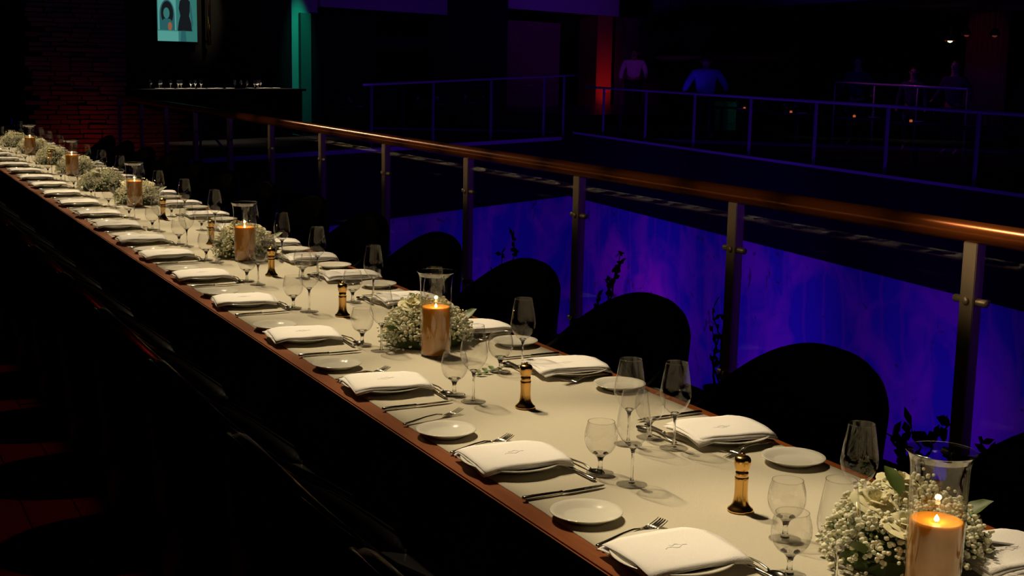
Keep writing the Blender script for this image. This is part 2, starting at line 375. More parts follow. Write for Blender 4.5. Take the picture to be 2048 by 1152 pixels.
column('wall_panel', 'dark partition standing before the green column', 10.20, 12.6, 5.90, 5.98, 0.02, 2.86, 'dark')
column('wall_panel', 'narrow pilaster of darkened plaster in green light next to the partition', 9.82, 10.18, 5.92, 5.99, 0.02, 2.84, 'dimmed_plaster')  # weaker light on the pilaster is put into its darker plaster colour

# stone pier at the end of the gallery, built stone by stone
pier = struct('wall_stone_pier', box_mesh('wall_stone_pier', 2.70, 4.02, 20.66, 21.2, 0, 4.3, 'mortar'), 'rough stacked stone pier glowing dark red near the railing end')
rng = random.Random(3)
sm = []
for k in range(6):
    bm = bmesh.new(); L = 0.26 + 0.05 * (k % 3)
    vsx = add_box(bm, -L / 2, L / 2, -0.05, 0.02, -0.031, 0.031)
    for v in vsx:
        v.co += Vector((rng.uniform(-.008, .008), rng.uniform(-.018, .006), rng.uniform(-.006, .006)))
    bmesh.ops.bevel(bm, geom=bm.edges[:], offset=0.008, segments=1, affect='EDGES')
    sm.append((L, bm_mesh('stone', bm, 'stone')))
zz = 0.05
row = 0
while zz < 2.75:
    x = 2.72 - rng.uniform(0, .2)
    while x < 4.0:
        L, me = sm[rng.randrange(6)]
        cx = x + L / 2
        if cx > 2.74:
            o = obj('stone', me, pier, (min(cx, 4.02 - L / 2 + .03), 20.66 - rng.uniform(0.0, 0.04), zz))
        x += L + 0.012
    zz += 0.070; row += 1

# ------------------------------------------------------------------ near railing
XR, ZR, SP, Y0 = 3.774, 1.100, 1.471, 3.595
rail = thing('railing', 'bronze handrail on flat metal posts with clear glass panels beside the long table', 'railing', (XR, Y0, 0))
ry = [Y0 + SP * k for k in range(-3, 12)]
obj('handrail', tube_mesh('handrail', [(0, ry[0] - Y0 - .5, ZR + .036)] + [(0, y - Y0, ZR + .036) for y in ry], 0.041, 'rail', 20), rail)
pm = box_mesh('post', -0.024, 0.024, -0.034, 0.034, 0.0, ZR, 'post', 0.003)
cm = tube_mesh('clamp', [(0, -0.085, 0), (0, -0.078, 0), (0, 0.078, 0), (0, 0.085, 0)], [0.008, 0.015, 0.015, 0.008], 'post', 10)
km = lathe_mesh('bolt', [(0.0, -0.034), (0.012, -0.032), (0.017, -0.026), (0.012, -0.022), (0.012, 0.022), (0.017, 0.026), (0.012, 0.032), (0, 0.034)], 'post', 12)
pl = box_mesh('base_plate', -0.05, 0.05, -0.06, 0.06, 0.0, 0.012, 'post', 0.003)
for y in ry:
    p = obj('post', pm, rail, (0, y - Y0, 0))
    for z in (0.88, 0.28):
        obj('clamp', cm, p, (0, 0, z)); obj('bolt', km, p, (0, 0, z), (0, PI / 2, 0))
    obj('base_plate', pl, p)
gp = box_mesh('glass_panel', -0.005, 0.005, -SP / 2 + 0.058, SP / 2 - 0.058, 0.10, 1.052, 'pane')
for y in ry[:-1]:
    obj('glass_panel', gp, rail, (0, y - Y0 + SP / 2, 0))

# ------------------------------------------------------------------ table and cloth
TY0, TY1 = 0.25, 16.9
tb = thing('banquet_table', 'very long dark wooden banquet table running towards the stone pier', 'table', (1.771, 8.5, 0))
obj('tabletop', box_mesh('tabletop', -0.458, 0.458, TY0 - 8.5, TY1 - 8.5, 0.720, 0.74, 'wood', 0.004), tb)
obj('apron', box_mesh('apron', -0.34, 0.34, TY0 - 8.4, TY1 - 8.6, 0.63, 0.720, 'wood', 0.004), tb)
lg = box_mesh('leg', -0.035, 0.035, -0.035, 0.035, 0, 0.63, 'wood', 0.004)
for y in (0.5, 4.4, 8.4, 12.4, 16.6):
    for x in (-0.14, 0.14): obj('leg', lg, tb, (x, y - 8.5, 0))
# cloth with a slightly wandering edge
rng = random.Random(11)
ny, nx = 330, 14
verts, faces = [], []
for j in range(ny + 1):
    y = TY0 + 0.03 + (TY1 - TY0 - 0.06) * j / ny
    xl = 1.366 + 0.006 * noise.noise((y * 2.1, 0, 0)) + 0.003 * noise.noise((y * 9, 3, 0))
    xr = 2.190 + 0.008 * noise.noise((y * 1.7, 7, 0)) + 0.004 * noise.noise((y * 8, 9, 0))
    for i in range(nx + 1):
        t = i / nx
        x = xl + (xr - xl) * t
        z = 0.7435 + 0.0006 * noise.noise((x * 6, y * 6, 1))
        verts.append((x, y, z))
for j in range(ny):
    for i in range(nx):
        a = j * (nx + 1) + i; faces.append((a, a + 1, a + nx + 2, a + nx + 1))
nv = len(verts)
edge = [i for i in range(nx + 1)] + [(j * (nx + 1) + nx) for j in range(1, ny + 1)] + [ny * (nx + 1) + i for i in range(nx - 1, -1, -1)] + [j * (nx + 1) for j in range(ny - 1, 0, -1)]
for i in edge: verts.append((verts[i][0], verts[i][1], 0.7402))
ne = len(edge)
for k in range(ne): faces.append((edge[k], nv + k, nv + (k + 1) % ne, edge[(k + 1) % ne]))
tag(obj('tablecloth', mesh_from('tablecloth', verts, faces, 'cloth', True)), 'cream runner cloth covering the long table, wood showing along both sides', 'tablecloth')
ZC = 0.7442

# ------------------------------------------------------------------ tableware meshes (built once)
plate_me = lathe_mesh('plate', [(0, 0.004), (0.060, 0.004), (0.072, 0.0), (0.078, 0.0), (0.090, 0.009), (0.126, 0.020), (0.1285, 0.0215), (0.127, 0.0235), (0.112, 0.0195), (0.088, 0.0125), (0.080, 0.0085), (0.060, 0.008), (0, 0.008)], 'china', 44)
bread_me = lathe_mesh('bread_plate', [(0, 0.004), (0.040, 0.004), (0.045, 0.0), (0.050, 0.0), (0.056, 0.006), (0.078, 0.0155), (0.0805, 0.017), (0.0795, 0.0190), (0.070, 0.0150), (0.056, 0.0105), (0.051, 0.0075), (0.046, 0.0065), (0, 0.0065)], 'china', 44)

def napkin_mesh(seed):
    r = random.Random(seed)
    verts, faces = [], []
    nx_, ny_ = 16, 12
    lay = []
    for L in range(4):
        dx, dy, rz = r.uniform(-.006, .006), r.uniform(-.006, .006) - 0.004 * L, r.uniform(-.05, .05)
        z0 = 0.0005 + L * 0.0034
        hx, hy = 0.120 - 0.001 * L, 0.098 - 0.001 * L
        for side in (0, 1):
            st = len(verts)
            for j in range(ny_ + 1):
                for i in range(nx_ + 1):
                    u, v = -1 + 2 * i / nx_, -1 + 2 * j / ny_
                    # rounded corners
                    uu = u * (1 - 0.012 * v ** 6); vv = v * (1 - 0.012 * u ** 6)
                    x, y = uu * hx, vv * hy
                    edge_ = max(abs(u), abs(v)) ** 8
                    z = z0 + (0.0030 * (1 - 0.35 * edge_) if side else 0.0002)
                    z += 0.0022 * noise.noise((x * 14 + seed, y * 14, L * .3)) + 0.004 * noise.noise((x * 5 + seed, y * 5, 2)) * (0.3 + edge_ * 0.5)
                    droop = max(0, math.hypot(x, y) - 0.122); z -= droop * 0.30
                    X, Y = x * math.cos(rz) - y * math.sin(rz) + dx, x * math.sin(rz) + y * math.cos(rz) + dy
                    verts.append((X, Y, z))
            lay.append(st)
            for j in range(ny_):
                for i in range(nx_):
                    a = st + j * (nx_ + 1) + i
                    q = (a, a + 1, a + nx_ + 2, a + nx_ + 1)
                    faces.append(q if side else q[::-1])
        b0, t0 = lay[-2], lay[-1]
        ring = [i for i in range(nx_ + 1)] + [(j * (nx_ + 1) + nx_) for j in range(1, ny_ + 1)] + [ny_ * (nx_ + 1) + i for i in range(nx_ - 1, -1, -1)] + [j * (nx_ + 1) for j in range(ny_ - 1, 0, -1)]
        for k in range(len(ring)):
            a, b = ring[k], ring[(k + 1) % len(ring)]
            faces.append((b0 + a, b0 + b, t0 + b, t0 + a))
    return mesh_from('napkin', verts, faces, 'napkin', True)
napkins = [napkin_mesh(s) for s in (1, 2, 3, 4, 5)]
M['thread'] = mat('thread', (0.80, 0.79, 0.84), 0.8, spec=0.1, noise_amt=0.1, nscale=80)
def embroidery_mesh(nk):
    # a faint stitched flourish in the middle of the napkin, lying on its surface
    vv = [v.co for v in nk.vertices]
    def top(x, y):
        c = sorted(vv, key=lambda p: (p.x - x) ** 2 + (p.y - y) ** 2)[:14]
        return max(p.z for p in c) + .0006
    verts, faces = [], []
    for (x0, y0, x1, y1, am) in ((-.028, -.006, .026, .000, .005), (-.012, .010, .018, .006, -.004)):
        st = len(verts); n = 12
        for k in range(n + 1):
            t = k / n; x = x0 + (x1 - x0) * t; y = y0 + (y1 - y0) * t + am * math.sin(t * 9.0); z = top(x, y)
            verts += [(x, y - .0011, z), (x, y + .0011, z), (x, y + .0011, z - .0006), (x, y - .0011, z - .0006)]
        for k in range(n):
            for j in range(4):
                a = st + k * 4; faces.append((a + j, a + (j + 1) % 4, a + 4 + (j + 1) % 4, a + 4 + j))
    return mesh_from('embroidery', verts, faces, 'thread')
stitches = [embroidery_mesh(n) for n in napkins]

def ell(x, y, z, wy, hz, n=8):
    return [(x, y + wy * math.cos(2 * PI * k / n), z + hz * math.sin(2 * PI * k / n)) for k in range(n)]
# cutlery lies along +x, the handle end at x = 0
fork_handle = loft('handle', [ell(0.0, 0, .004, .0035, .0018), ell(0.004, 0, .0042, .0062, .0026), ell(0.03, 0, .006, .0052, .0026), ell(0.08, 0, .0115, .0034, .0022), ell(0.115, 0, .0125, .0028, .0020), ell(0.137, 0, .009, .0040, .0017)], 'steel')
fork_head = loft('fork_head', [ell(0.135, 0, .0095, .0040, .0016), ell(0.143, 0, .0068, .0088, .0014), ell(0.155, 0, .0048, .0120, .0013), ell(0.165, 0, .0050, .0122, .0012)], 'steel')
tine = loft('tine', [ell(0.163, 0, .0050, .0019, .0011, 6), ell(0.183, 0, .0075, .0017, .0010, 6), ell(0.200, 0, .0128, .0014, .0009, 6), ell(0.207, 0, .0160, .0007, .0006, 6)], 'steel')
knife_handle = loft('handle', [ell(0.0, 0, .0055, .0050, .0030), ell(0.004, 0, .0058, .0078, .0044), ell(0.03, 0, .0058, .0074, .0046), ell(0.075, 0, .0056, .0062, .0044), ell(0.098, 0, .0055, .0052, .0040), ell(0.102, 0, .0055, .0066, .0048), ell(0.106, 0, .0055, .0050, .0036)], 'steel')
def blade(x0, x1, wd, z=0.0055):
    secs = []
    for t in (0, .1, .3, .6, .8, .92, 1.0):
        x = x0 + (x1 - x0) * t
        wf = wd * (0.55 if t == 0 else 1.0 if t < .65 else 0.92 if t < .85 else 0.66 if t < .95 else 0.10)
        yc = -wd * 0.3 * (1 - t) + wd * 0.45 * t ** 3
        secs.append([(x, yc - wf, z), (x, yc + wf * .8, z + .0011), (x, yc + wf, z + .0003), (x, yc + wf * .8, z - .0008)])
    return loft('blade', secs, 'steel', False)
knife_blade = blade(0.105, 0.222, 0.0085)
dk_handle = loft('handle', [ell(0.0, 0, .005, .0045, .0026), ell(0.004, 0, .0052, .0066, .0038), ell(0.05, 0, .0050, .0058, .0038), ell(0.084, 0, .0048, .0044, .0034), ell(0.088, 0, .0048, .0056, .0040), ell(0.091, 0, .0048, .0042, .003)], 'steel')
dk_blade = blade(0.090, 0.190, 0.0075, .0048)
spoon_handle = loft('handle', [ell(0.0, 0, .004, .003, .0016), ell(0.004, 0, .0042, .0056, .0024), ell(0.04, 0, .007, .0044, .0022), ell(0.09, 0, .0112, .0028, .0019), ell(0.118, 0, .0085, .0028, .0018), ell(0.128, 0, .006, .0034, .0014)], 'steel')
def spoon_bowl():
    vs_, fs = [], []
    nr, na = 5, 18
    for side in (0, 1):
        st = len(vs_)
        vs_.append((0.152, 0, 0.0006 + side * .001))
        for r in range(1, nr + 1):
            t = r / nr
            for k in range(na):
                a = 2 * PI * k / na
                x = 0.152 + 0.026 * t * math.cos(a); y = 0.0172 * t * math.sin(a) * (1 - 0.22 * math.cos(a))
                vs_.append((x, y, 0.0006 + 0.0062 * t * t + side * .001))
        for k in range(na):
            k2 = (k + 1) % na
            f = (st, st + 1 + k, st + 1 + k2); fs.append(f if side else f[::-1])
            for r in range(nr - 1):
                a = st + 1 + r * na
                q = (a + k, a + na + k, a + na + k2, a + k2); fs.append(q if side else q[::-1])
    s0 = 1 + (nr - 1) * na; s1 = 1 + nr * na + s0
    for k in range(na):
        k2 = (k + 1) % na; fs.append((s0 + k, s0 + k2, s1 + k2, s1 + k))
    return mesh_from('spoon_bowl', vs_, fs, 'steel', True)
spoon_bowl_me = spoon_bowl()

# glasses: bowls are thin shells, stems solid
wine_bowl = lathe_mesh('bowl', [(0.0045, 0.0895), (0.010, 0.0925), (0.019, 0.100), (0.030, 0.113), (0.0375, 0.127), (0.0405, 0.140), (0.0402, 0.152), (0.0380, 0.170), (0.0345, 0.192), (0.0310, 0.213), (0.0285, 0.228)], 'shell_glass', 36)
rim_me = lathe_mesh('rim', [(0.0285 + 0.0009 * math.cos(a), 0.228 + 0.0009 * math.sin(a)) for a in [2 * PI * k / 6 for k in range(7)]], 'shell_glass', 36)
wine_stem = lathe_mesh('stem', [(0, 0.004), (0.0085, 0.0045), (0.0055, 0.009), (0.0036, 0.018), (0.0032, 0.050), (0.0036, 0.076), (0.0060, 0.087), (0.0120, 0.0945), (0.0105, 0.0965), (0.005, 0.0955), (0, 0.0955)], 'glass', 16)
wine_foot = lathe_mesh('foot', [(0, 0.0005), (0.0360, 0.0005), (0.0372, 0.0014), (0.0360, 0.0022), (0.020, 0.0032), (0.0085, 0.0046), (0, 0.0046)], 'shell_glass', 36)
gob_bowl = lathe_mesh('bowl', [(0.006, 0.0450), (0.014, 0.0470), (0.022, 0.0510), (0.0275, 0.0558), (0.0315, 0.0610), (0.0350, 0.0672), (0.0375, 0.0740), (0.0393, 0.081), (0.0400, 0.0880), (0.0400, 0.095), (0.0395, 0.1020), (0.0382, 0.109), (0.0365, 0.1160), (0.0325, 0.1295)], 'goblet_glass', 40)
gob_rim = lathe_mesh('rim', [(0.0325 + 0.0008 * math.cos(a), 0.1295 + 0.0008 * math.sin(a)) for a in [2 * PI * k / 6 for k in range(7)]], 'shell_glass', 36)
gob_stem = lathe_mesh('stem', [(0, 0.004), (0.0100, 0.0045), (0.0068, 0.010), (0.0052, 0.020), (0.0055, 0.030), (0.0085, 0.040), (0.0150, 0.0472), (0.0200, 0.0505), (0.0170, 0.0525), (0.0090, 0.0540), (0, 0.0545)], 'glass', 20)
gob_foot = lathe_mesh('foot', [(0, 0.0005), (0.0330, 0.0005), (0.0342, 0.0014), (0.0330, 0.0024), (0.020, 0.0034), (0.0100, 0.0046), (0, 0.0046)], 'shell_glass', 32)
# pepper mill: flared foot, waisted body, collar, round head
mill_body = lathe_mesh('body', [(0, 0), (0.0280, 0), (0.0295, 0.0025), (0.0285, 0.006), (0.0230, 0.010), (0.0185, 0.0175), (0.0160, 0.028), (0.0148, 0.042), (0.0146, 0.058), (0.0152, 0.072), (0.0158, 0.078), (0.0148, 0.080), (0, 0.080)], 'brass', 28)
mill_collar = lathe_mesh('collar', [(0, 0.079), (0.0150, 0.0795), (0.0138, 0.084), (0.0150, 0.0885), (0.0138, 0.091), (0, 0.091)], 'brass', 24)
mill_head = lathe_mesh('head', [(0, 0.090), (0.0125, 0.091), (0.0165, 0.099), (0.0185, 0.110), (0.0192, 0.118), (0.0175, 0.123), (0.0135, 0.1265), (0.006, 0.1282), (0, 0.1284)], 'brass', 24)
mill_knob = lathe_mesh('knob', [(0, 0.128), (0.0045, 0.1282), (0.0062, 0.1305), (0.0045, 0.1335), (0, 0.1345)], 'brass', 14)

def make_knife():
    t = thing('dinner_knife', '', '')
    obj('handle', knife_handle, t); obj('blade', knife_blade, t); return t
def make_fork():
    t = thing('dinner_fork', '', '')
    obj('handle', fork_handle, t); h = obj('fork_head', fork_head, t)
    for y in (-0.0094, -0.0031, 0.0031, 0.0094): obj('tine', tine, h, (0, y, 0))
    return t
def make_dknife():
    t = thing('dessert_knife', '', ''); obj('handle', dk_handle, t); obj('blade', dk_blade, t); return t
def make_spoon():
    t = thing('dessert_spoon', '', ''); obj('handle', spoon_handle, t); obj('spoon_bowl', spoon_bowl_me, t); return t
def make_wine():
    t = thing('wine_glass', '', ''); b = obj('bowl', wine_bowl, t); obj('rim', rim_me, b); obj('stem', wine_stem, t); obj('foot', wine_foot, t); return t
def make_goblet():
    t = thing('water_goblet', '', ''); b = obj('bowl', gob_bowl, t); obj('rim', gob_rim, b); obj('stem', gob_stem, t); obj('foot', gob_foot, t); return t
def make_mill():
    t = thing('pepper_mill', '', ''); obj('body', mill_body, t); obj('collar', mill_collar, t); h = obj('head', mill_head, t); obj('knob', mill_knob, h); return t
PROTO = {}
MK = {'knife': make_knife, 'fork': make_fork, 'dknife': make_dknife, 'spoon': make_spoon, 'wine': make_wine, 'goblet': make_goblet, 'mill': make_mill}
def put(kind, loc, rz, label, cat, group):
    if kind not in PROTO: o = PROTO[kind] = MK[kind]()
    else: o = copy_tree(PROTO[kind])
    o.location = loc; o.rotation_euler = (0, 0, rz)
    return tag(o, label, cat, group)

rng = random.Random(5)
def J(a): return rng.uniform(-a, a)
LY = [2.107, 2.827, 3.671, 4.445, 5.19, 5.879, 6.565, 7.168, 7.824, 8.456]
while LY[-1] < 15.8: LY.append(LY[-1] + 0.665)
RY = [1.82, 2.812, 3.653, 4.345, 4.985, 5.631, 6.215, 6.80, 7.49]
while RY[-1] < 15.9: RY.append(RY[-1] + 0.70)
LBO = {0: .301, 1: .305, 2: .316, 3: .227, 4: .252}
LKO = {0: -.24, 1: -.256, 2: -.238, 3: -.258, 4: -.228}
HY = [1.756, 4.040, 6.345, 8.95, 11.45, 13.95]
MOUNDS = [(1.90, 1.935)] + [(1.845, y_ + .205) for y_ in HY[1:]] + [(1.80, 10.15), (1.83, 12.75), (1.80, 15.2)]
def clear(p):
    # keep a glass clear of the flower mounds and hurricanes
    x, y, z = p
    for (mx, my) in MOUNDS:
        dx, dy = (x - mx) / .215, (y - my) / .195
        if dx * dx + dy * dy < 1.0:
            y = my + math.copysign(math.sqrt(1 - dx * dx) * .195, dy)
    for hy_ in HY:
        if math.hypot(x - 1.79, y - hy_) < .105: x = 1.79 + math.copysign(.11, x - 1.79)
    return (x, y, z)
def setting(side, i, y):
    # side -1: aisle side (left in view), +1: railing side
    sd = 'aisle side' if side < 0 else 'railing side'
    where = '%s, %s place setting from the camera' % (sd, ORD[i])
    s = -side                                   # direction from the diner over the table
    rz = 0.0 if side < 0 else PI
    def W(u, v): return (1.771 + side * 0.458 + s * u, y + v * s, ZC)       # u: from the table edge inwards, v: along, diner's left positive for the aisle side
    k = 0.90 if i > 3 else 1.0
    bo = (LBO.get(i, .235)) if side < 0 else 0.255 * k
    ko = (LKO.get(i, -.215)) if side < 0 else -0.24 * k
    big = 0.148
    tag(obj('dinner_plate', plate_me, None, W(big - .004 + J(.003), J(.008))), 'round cream dinner plate under the napkin, ' + where, 'plate', 'dinner plates under napkins')
    n = obj('napkin', napkins[(i * 2 + (side > 0)) % 5], None, W(big + .002 + J(.004), J(.006)), (0, 0, rz + J(0.08) - 0.06))
    n.location.z = ZC + 0.0185
    obj('embroidery', stitches[(i * 2 + (side > 0)) % 5], n)['label'] = 'faint grey stitched mark'
    tag(n, 'folded white napkin lying on a plate, ' + where, 'napkin', 'folded napkins')
    tag(obj('bread_plate', bread_me, None, W(0.112 + J(.006), bo)), 'small empty bread plate, ' + where, 'plate', 'bread plates')
    ft = 0.34 + J(.05)
    fu = 0.046
    put('fork', W(fu, bo - 0.165 * k), rz + ft, 'silver dinner fork beside the napkin, ' + where, 'fork', 'forks')
    put('fork', W(fu + .003, bo - 0.182 * k), rz + ft + 0.04, 'second silver fork close to the napkin, ' + where, 'fork', 'forks')
    put('knife', W(0.045, ko), rz + J(.03), 'silver dinner knife across the cloth edge, ' + where, 'knife', 'dinner knives')
    dz = -PI / 2 if side < 0 else PI / 2
    put('dknife', W(0.270 + J(.004), -0.195 * k + J(.01)), rz + PI / 2 + J(.05) + .02, 'small dessert knife laid above the napkin, ' + where, 'knife', 'dessert knives')
    put('spoon', W(0.290 + J(.004), 0.000 * k + J(.01)), rz - PI / 2 + J(.05), 'dessert spoon laid beyond the dessert knife, ' + where, 'spoon', 'dessert spoons')
    if side < 0:
        put('goblet', clear(W(0.312 + J(.01), -0.152 * k + J(.01))), J(3), 'short-stemmed water goblet, ' + where, 'glass', 'water goblets')
        put('wine', clear(W(0.330 + J(.006), -0.262 * k + J(.012))), J(3), 'tall tapered wine glass, ' + where, 'glass', 'wine glasses')
    else:
        u, v = (0.318, 0.0) if i != 1 else (0.318, 0.027)
        if i == 2: u, v = 0.25, -0.115
        elif i > 2: u, v = 0.255 + J(.02), -0.12 + J(.02)
        put('wine', clear(W(u, v)) if i else (1.945, 2.13, ZC), J(3), 'tall tapered wine glass, ' + where, 'glass', 'wine glasses')
        gu, gv = (0.325, -0.075) if i != 1 else (0.322, -0.085)
        if i == 2: gu, gv = 0.348, -0.08
        elif i > 2: gu, gv = 0.35 + J(.01), -0.09 + J(.02)
        put('goblet', clear(W(gu, gv)) if i else (1.748, 2.124, ZC), J(3), 'short-stemmed water goblet, ' + where, 'glass', 'water goblets')
        if i == 1:
            put('wine', (1.822, 2.865, ZC), 0, 'extra wine glass left of the goblet, ' + where, 'glass', 'wine glasses')
for i, y in enumerate(LY): setting(-1, i, y)
for i, y in enumerate(RY): setting(1, i, y)
# the extra fork beyond a bread plate on the aisle side
put('fork', (1.352, 3.262, ZC), 0.27, 'single fork on the far side of a bread plate, aisle side, second setting', 'fork', 'forks')
# pepper mills down the middle
for i, (x, y) in enumerate([(1.772, 2.312), (1.748, 3.305), (1.741, 4.82), (1.775, 5.86), (1.789, 6.98), (1.80, 8.17), (1.79, 10.36), (1.78, 12.6)]):
    put('mill', (x, y, ZC), J(3), 'small brass pepper mill in the table centre, %s from the camera' % ORD[i], 'pepper mill', 'brass pepper mills')

# ------------------------------------------------------------------ hurricanes, candles, flowers
hur_body = lathe_mesh('glass_body', [(0, 0.003), (0.046, 0.003), (0.0505, 0.007), (0.0520, 0.03), (0.0520, 0.08), (0.0525, 0.14), (0.0528, 0.19), (0.0532, 0.222), (0.0536, 0.245), (0.0552, 0.262), (0.0572, 0.272)], 'hurricane_glass', 48)
hur_rim = lathe_mesh('rim', [(0.0572, 0.272), (0.0598, 0.2795), (0.0622, 0.2836), (0.0636, 0.2850), (0.0648, 0.2862), (0.0644, 0.2880), (0.0630, 0.2876)], 'rim_glass', 48)
hur_base = lathe_mesh('base', [(0, 0), (0.0470, 0), (0.0500, 0.003), (0.0495, 0.006), (0, 0.006)], 'glass', 40)
wax_me = lathe_mesh('wax', [(0, 0.0), (0.0450, 0.0), (0.0470, 0.003), (0.0470, 0.155), (0.0462, 0.160), (0.0440, 0.1615), (0.0410, 0.1590), (0.030, 0.1560), (0.012, 0.1550), (0, 0.1550)], 'wax', 40)
wick_me = tube_mesh('wick', [(0, 0, 0.153), (0.0005, 0, 0.160), (0.002, 0, 0.166)], [0.0012, 0.0012, 0.0008], 'wick', 6)
flame_me = lathe_mesh('flame', [(0, 0.156), (0.0036, 0.158), (0.0050, 0.161), (0.0042, 0.165), (0.0018, 0.169), (0, 0.172)], 'flame', 12)

def sprays_mesh(seed, rx, ry_, h, count):
    r = random.Random(seed)
    bm = bmesh.new()
    pts = []
    for k in range(count):
        # clustered on a low dome
        a = r.uniform(0, 2 * PI); q = math.sqrt(r.random())
        cl = 0.85 + 0.30 * noise.noise((math.cos(a) * q * 3 + seed, math.sin(a) * q * 3, 0.5)) + r.uniform(-.16, .12)
        x = math.cos(a) * q * rx * (1.02 + r.uniform(-.06, .10)); y = math.sin(a) * q * ry_ * (1.02 + r.uniform(-.06, .10))
        z = 0.012 + h * cl * math.sqrt(max(0.0, 1 - q ** 2.4)) + (r.uniform(0, .03) if r.random() < .12 else 0)
        if r.random() < .30: z *= r.uniform(.35, 1.0)
        pts.append((x, y, max(.008, z)))
        s = r.uniform(0.0038, 0.0076)
        m = Matrix.Translation((x, y, max(.008, z))) @ Matrix.Rotation(r.uniform(0, 3), 4, 'Z') @ Matrix.Rotation(r.uniform(0, 3), 4, 'X') @ Matrix.Diagonal((s, s * .9, s * .75, 1))
        bmesh.ops.create_icosphere(bm, subdivisions=1, radius=1.0, matrix=m)
    return bm_mesh('blossoms', bm, 'blossom', True), pts
def foliage_mesh(seed, rx, ry_, h, count, pts):
    r = random.Random(seed + 50)
    verts, faces = [], []
    def leaf(p, d, L, wd):
        d = d.normalized(); s = d.cross(Vector((0, 0, 1)))
        if s.length < .05: s = Vector((1, 0, 0))
        s.normalize(); n = s.cross(d); st = len(verts)
        for t, ww, up in ((0, .1, 0), (.35, 1, .12), (.7, .7, .1), (1, .02, -.05)):
            c = p + d * (L * t) + n * (L * up)
            verts.extend([c - s * wd * ww, c + n * wd * .25 * -1, c + s * wd * ww])
        for i in range(3):
            a = st + i * 3
            faces.append((a, a + 1, a + 4, a + 3)); faces.append((a + 1, a + 2, a + 5, a + 4))
    for k in range(count):
        a = r.uniform(0, 2 * PI); q = math.sqrt(r.uniform(.15, 1))
        x, y = math.cos(a) * q * rx * .86, math.sin(a) * q * ry_ * .86
        z = .008 + r.uniform(.15, .92) * h * math.sqrt(max(.02, 1 - q ** 2.4))
        leaf(Vector((x, y, z)), Vector((math.cos(a) + r.uniform(-.6, .6), math.sin(a) + r.uniform(-.6, .6), r.uniform(-.2, .9))), r.uniform(.018, .042), r.uniform(.005, .011))
    # thin stems from the heart of the bunch to some of the blossoms
    for (x, y, z) in pts[::7]:
        b = Vector((x * .25, y * .25, .01)); t = Vector((x, y, z)); u = Vector((.0007, 0, 0)); v = Vector((0, .0007, 0)); st = len(verts)
        verts.extend([b - u, b + u, b + v, t - u, t + u, t + v])
        faces.extend([(st, st + 1, st + 4, st + 3), (st + 1, st + 2, st + 5, st + 4), (st + 2, st, st + 3, st + 5)])
    # dark mossy heart under the sprays
    st = len(verts); nr, na = 5, 20
    for i in range(nr + 1):
        t = i / nr
        for k in range(na):
            a = 2 * PI * k / na; wob = 1 + .12 * noise.noise((math.cos(a) * 2, math.sin(a) * 2, t * 3 + seed))
            verts.append(Vector((math.cos(a) * rx * .80 * math.cos(t * PI / 2) * wob, math.sin(a) * ry_ * .80 * math.cos(t * PI / 2) * wob, .002 + h * .62 * math.sin(t * PI / 2) * wob)))
    for i in range(nr):
        for k in range(na):
            k2 = (k + 1) % na; faces.append((st + i * na + k, st + i * na + k2, st + (i + 1) * na + k2, st + (i + 1) * na + k))
    return mesh_from('foliage', verts, faces, 'leaf', False)
def rose_mesh(seed, R):
    r = random.Random(seed); verts, faces = [], []
    for ring, (n, rad, tilt, hgt) in enumerate([(3, .18, 1.35, .62), (4, .36, 1.15, .60), (5, .58, .92, .52), (6, .80, .62, .42), (7, 1.0, .35, .30)]):
        for k in range(n):
            a0 = 2 * PI * k / n + ring * .5 + r.uniform(-.1, .1); span = 2 * PI / n * .72
            st = len(verts); nu, nv_ = 5, 4
            for j in range(nv_):
                v = j / (nv_ - 1)
                for i in range(nu):
                    u = -1 + 2 * i / (nu - 1)
                    a = a0 + u * span * (0.55 + .45 * v); rr = R * rad * (.25 + .75 * v * math.cos(tilt * .5)) * (1 - .10 * u * u)
                    z = R * (hgt * (math.sin(v * 1.5) * (1 if ring < 3 else .8)) * (1 - .25 * u * u * v) + .1 + (0.12 * (v > .9) * -ring * .3))
                    verts.append((rr * math.cos(a), rr * math.sin(a), z))
            for j in range(nv_ - 1):
                for i in range(nu - 1):
                    p = st + j * nu + i; faces.append((p, p + 1, p + nu + 1, p + nu))
    return mesh_from('rose', verts, faces, 'petal', True)
rose_me = rose_mesh(2, 0.052)
variants = []
for sd, cnt in ((1, 2200), (2, 2000)):
    b, pts = sprays_mesh(sd, .172, .145, .135, cnt)
    variants.append((b, foliage_mesh(sd, .172, .145, .135, 230, pts)))
stem_leaf = mesh_from('big_leaf', [(0, 0, 0), (.02, -.018, .006), (.045, -.022, .010), (.07, -.012, .008), (.085, 0, 0), (.07, .012, .008), (.045, .022, .010), (.02, .018, .006), (.045, 0, .002)], [(0, 1, 8), (1, 2, 8), (2, 3, 8), (3, 4, 8), (4, 5, 8), (5, 6, 8), (6, 7, 8), (7, 0, 8)], 'leaf', True)
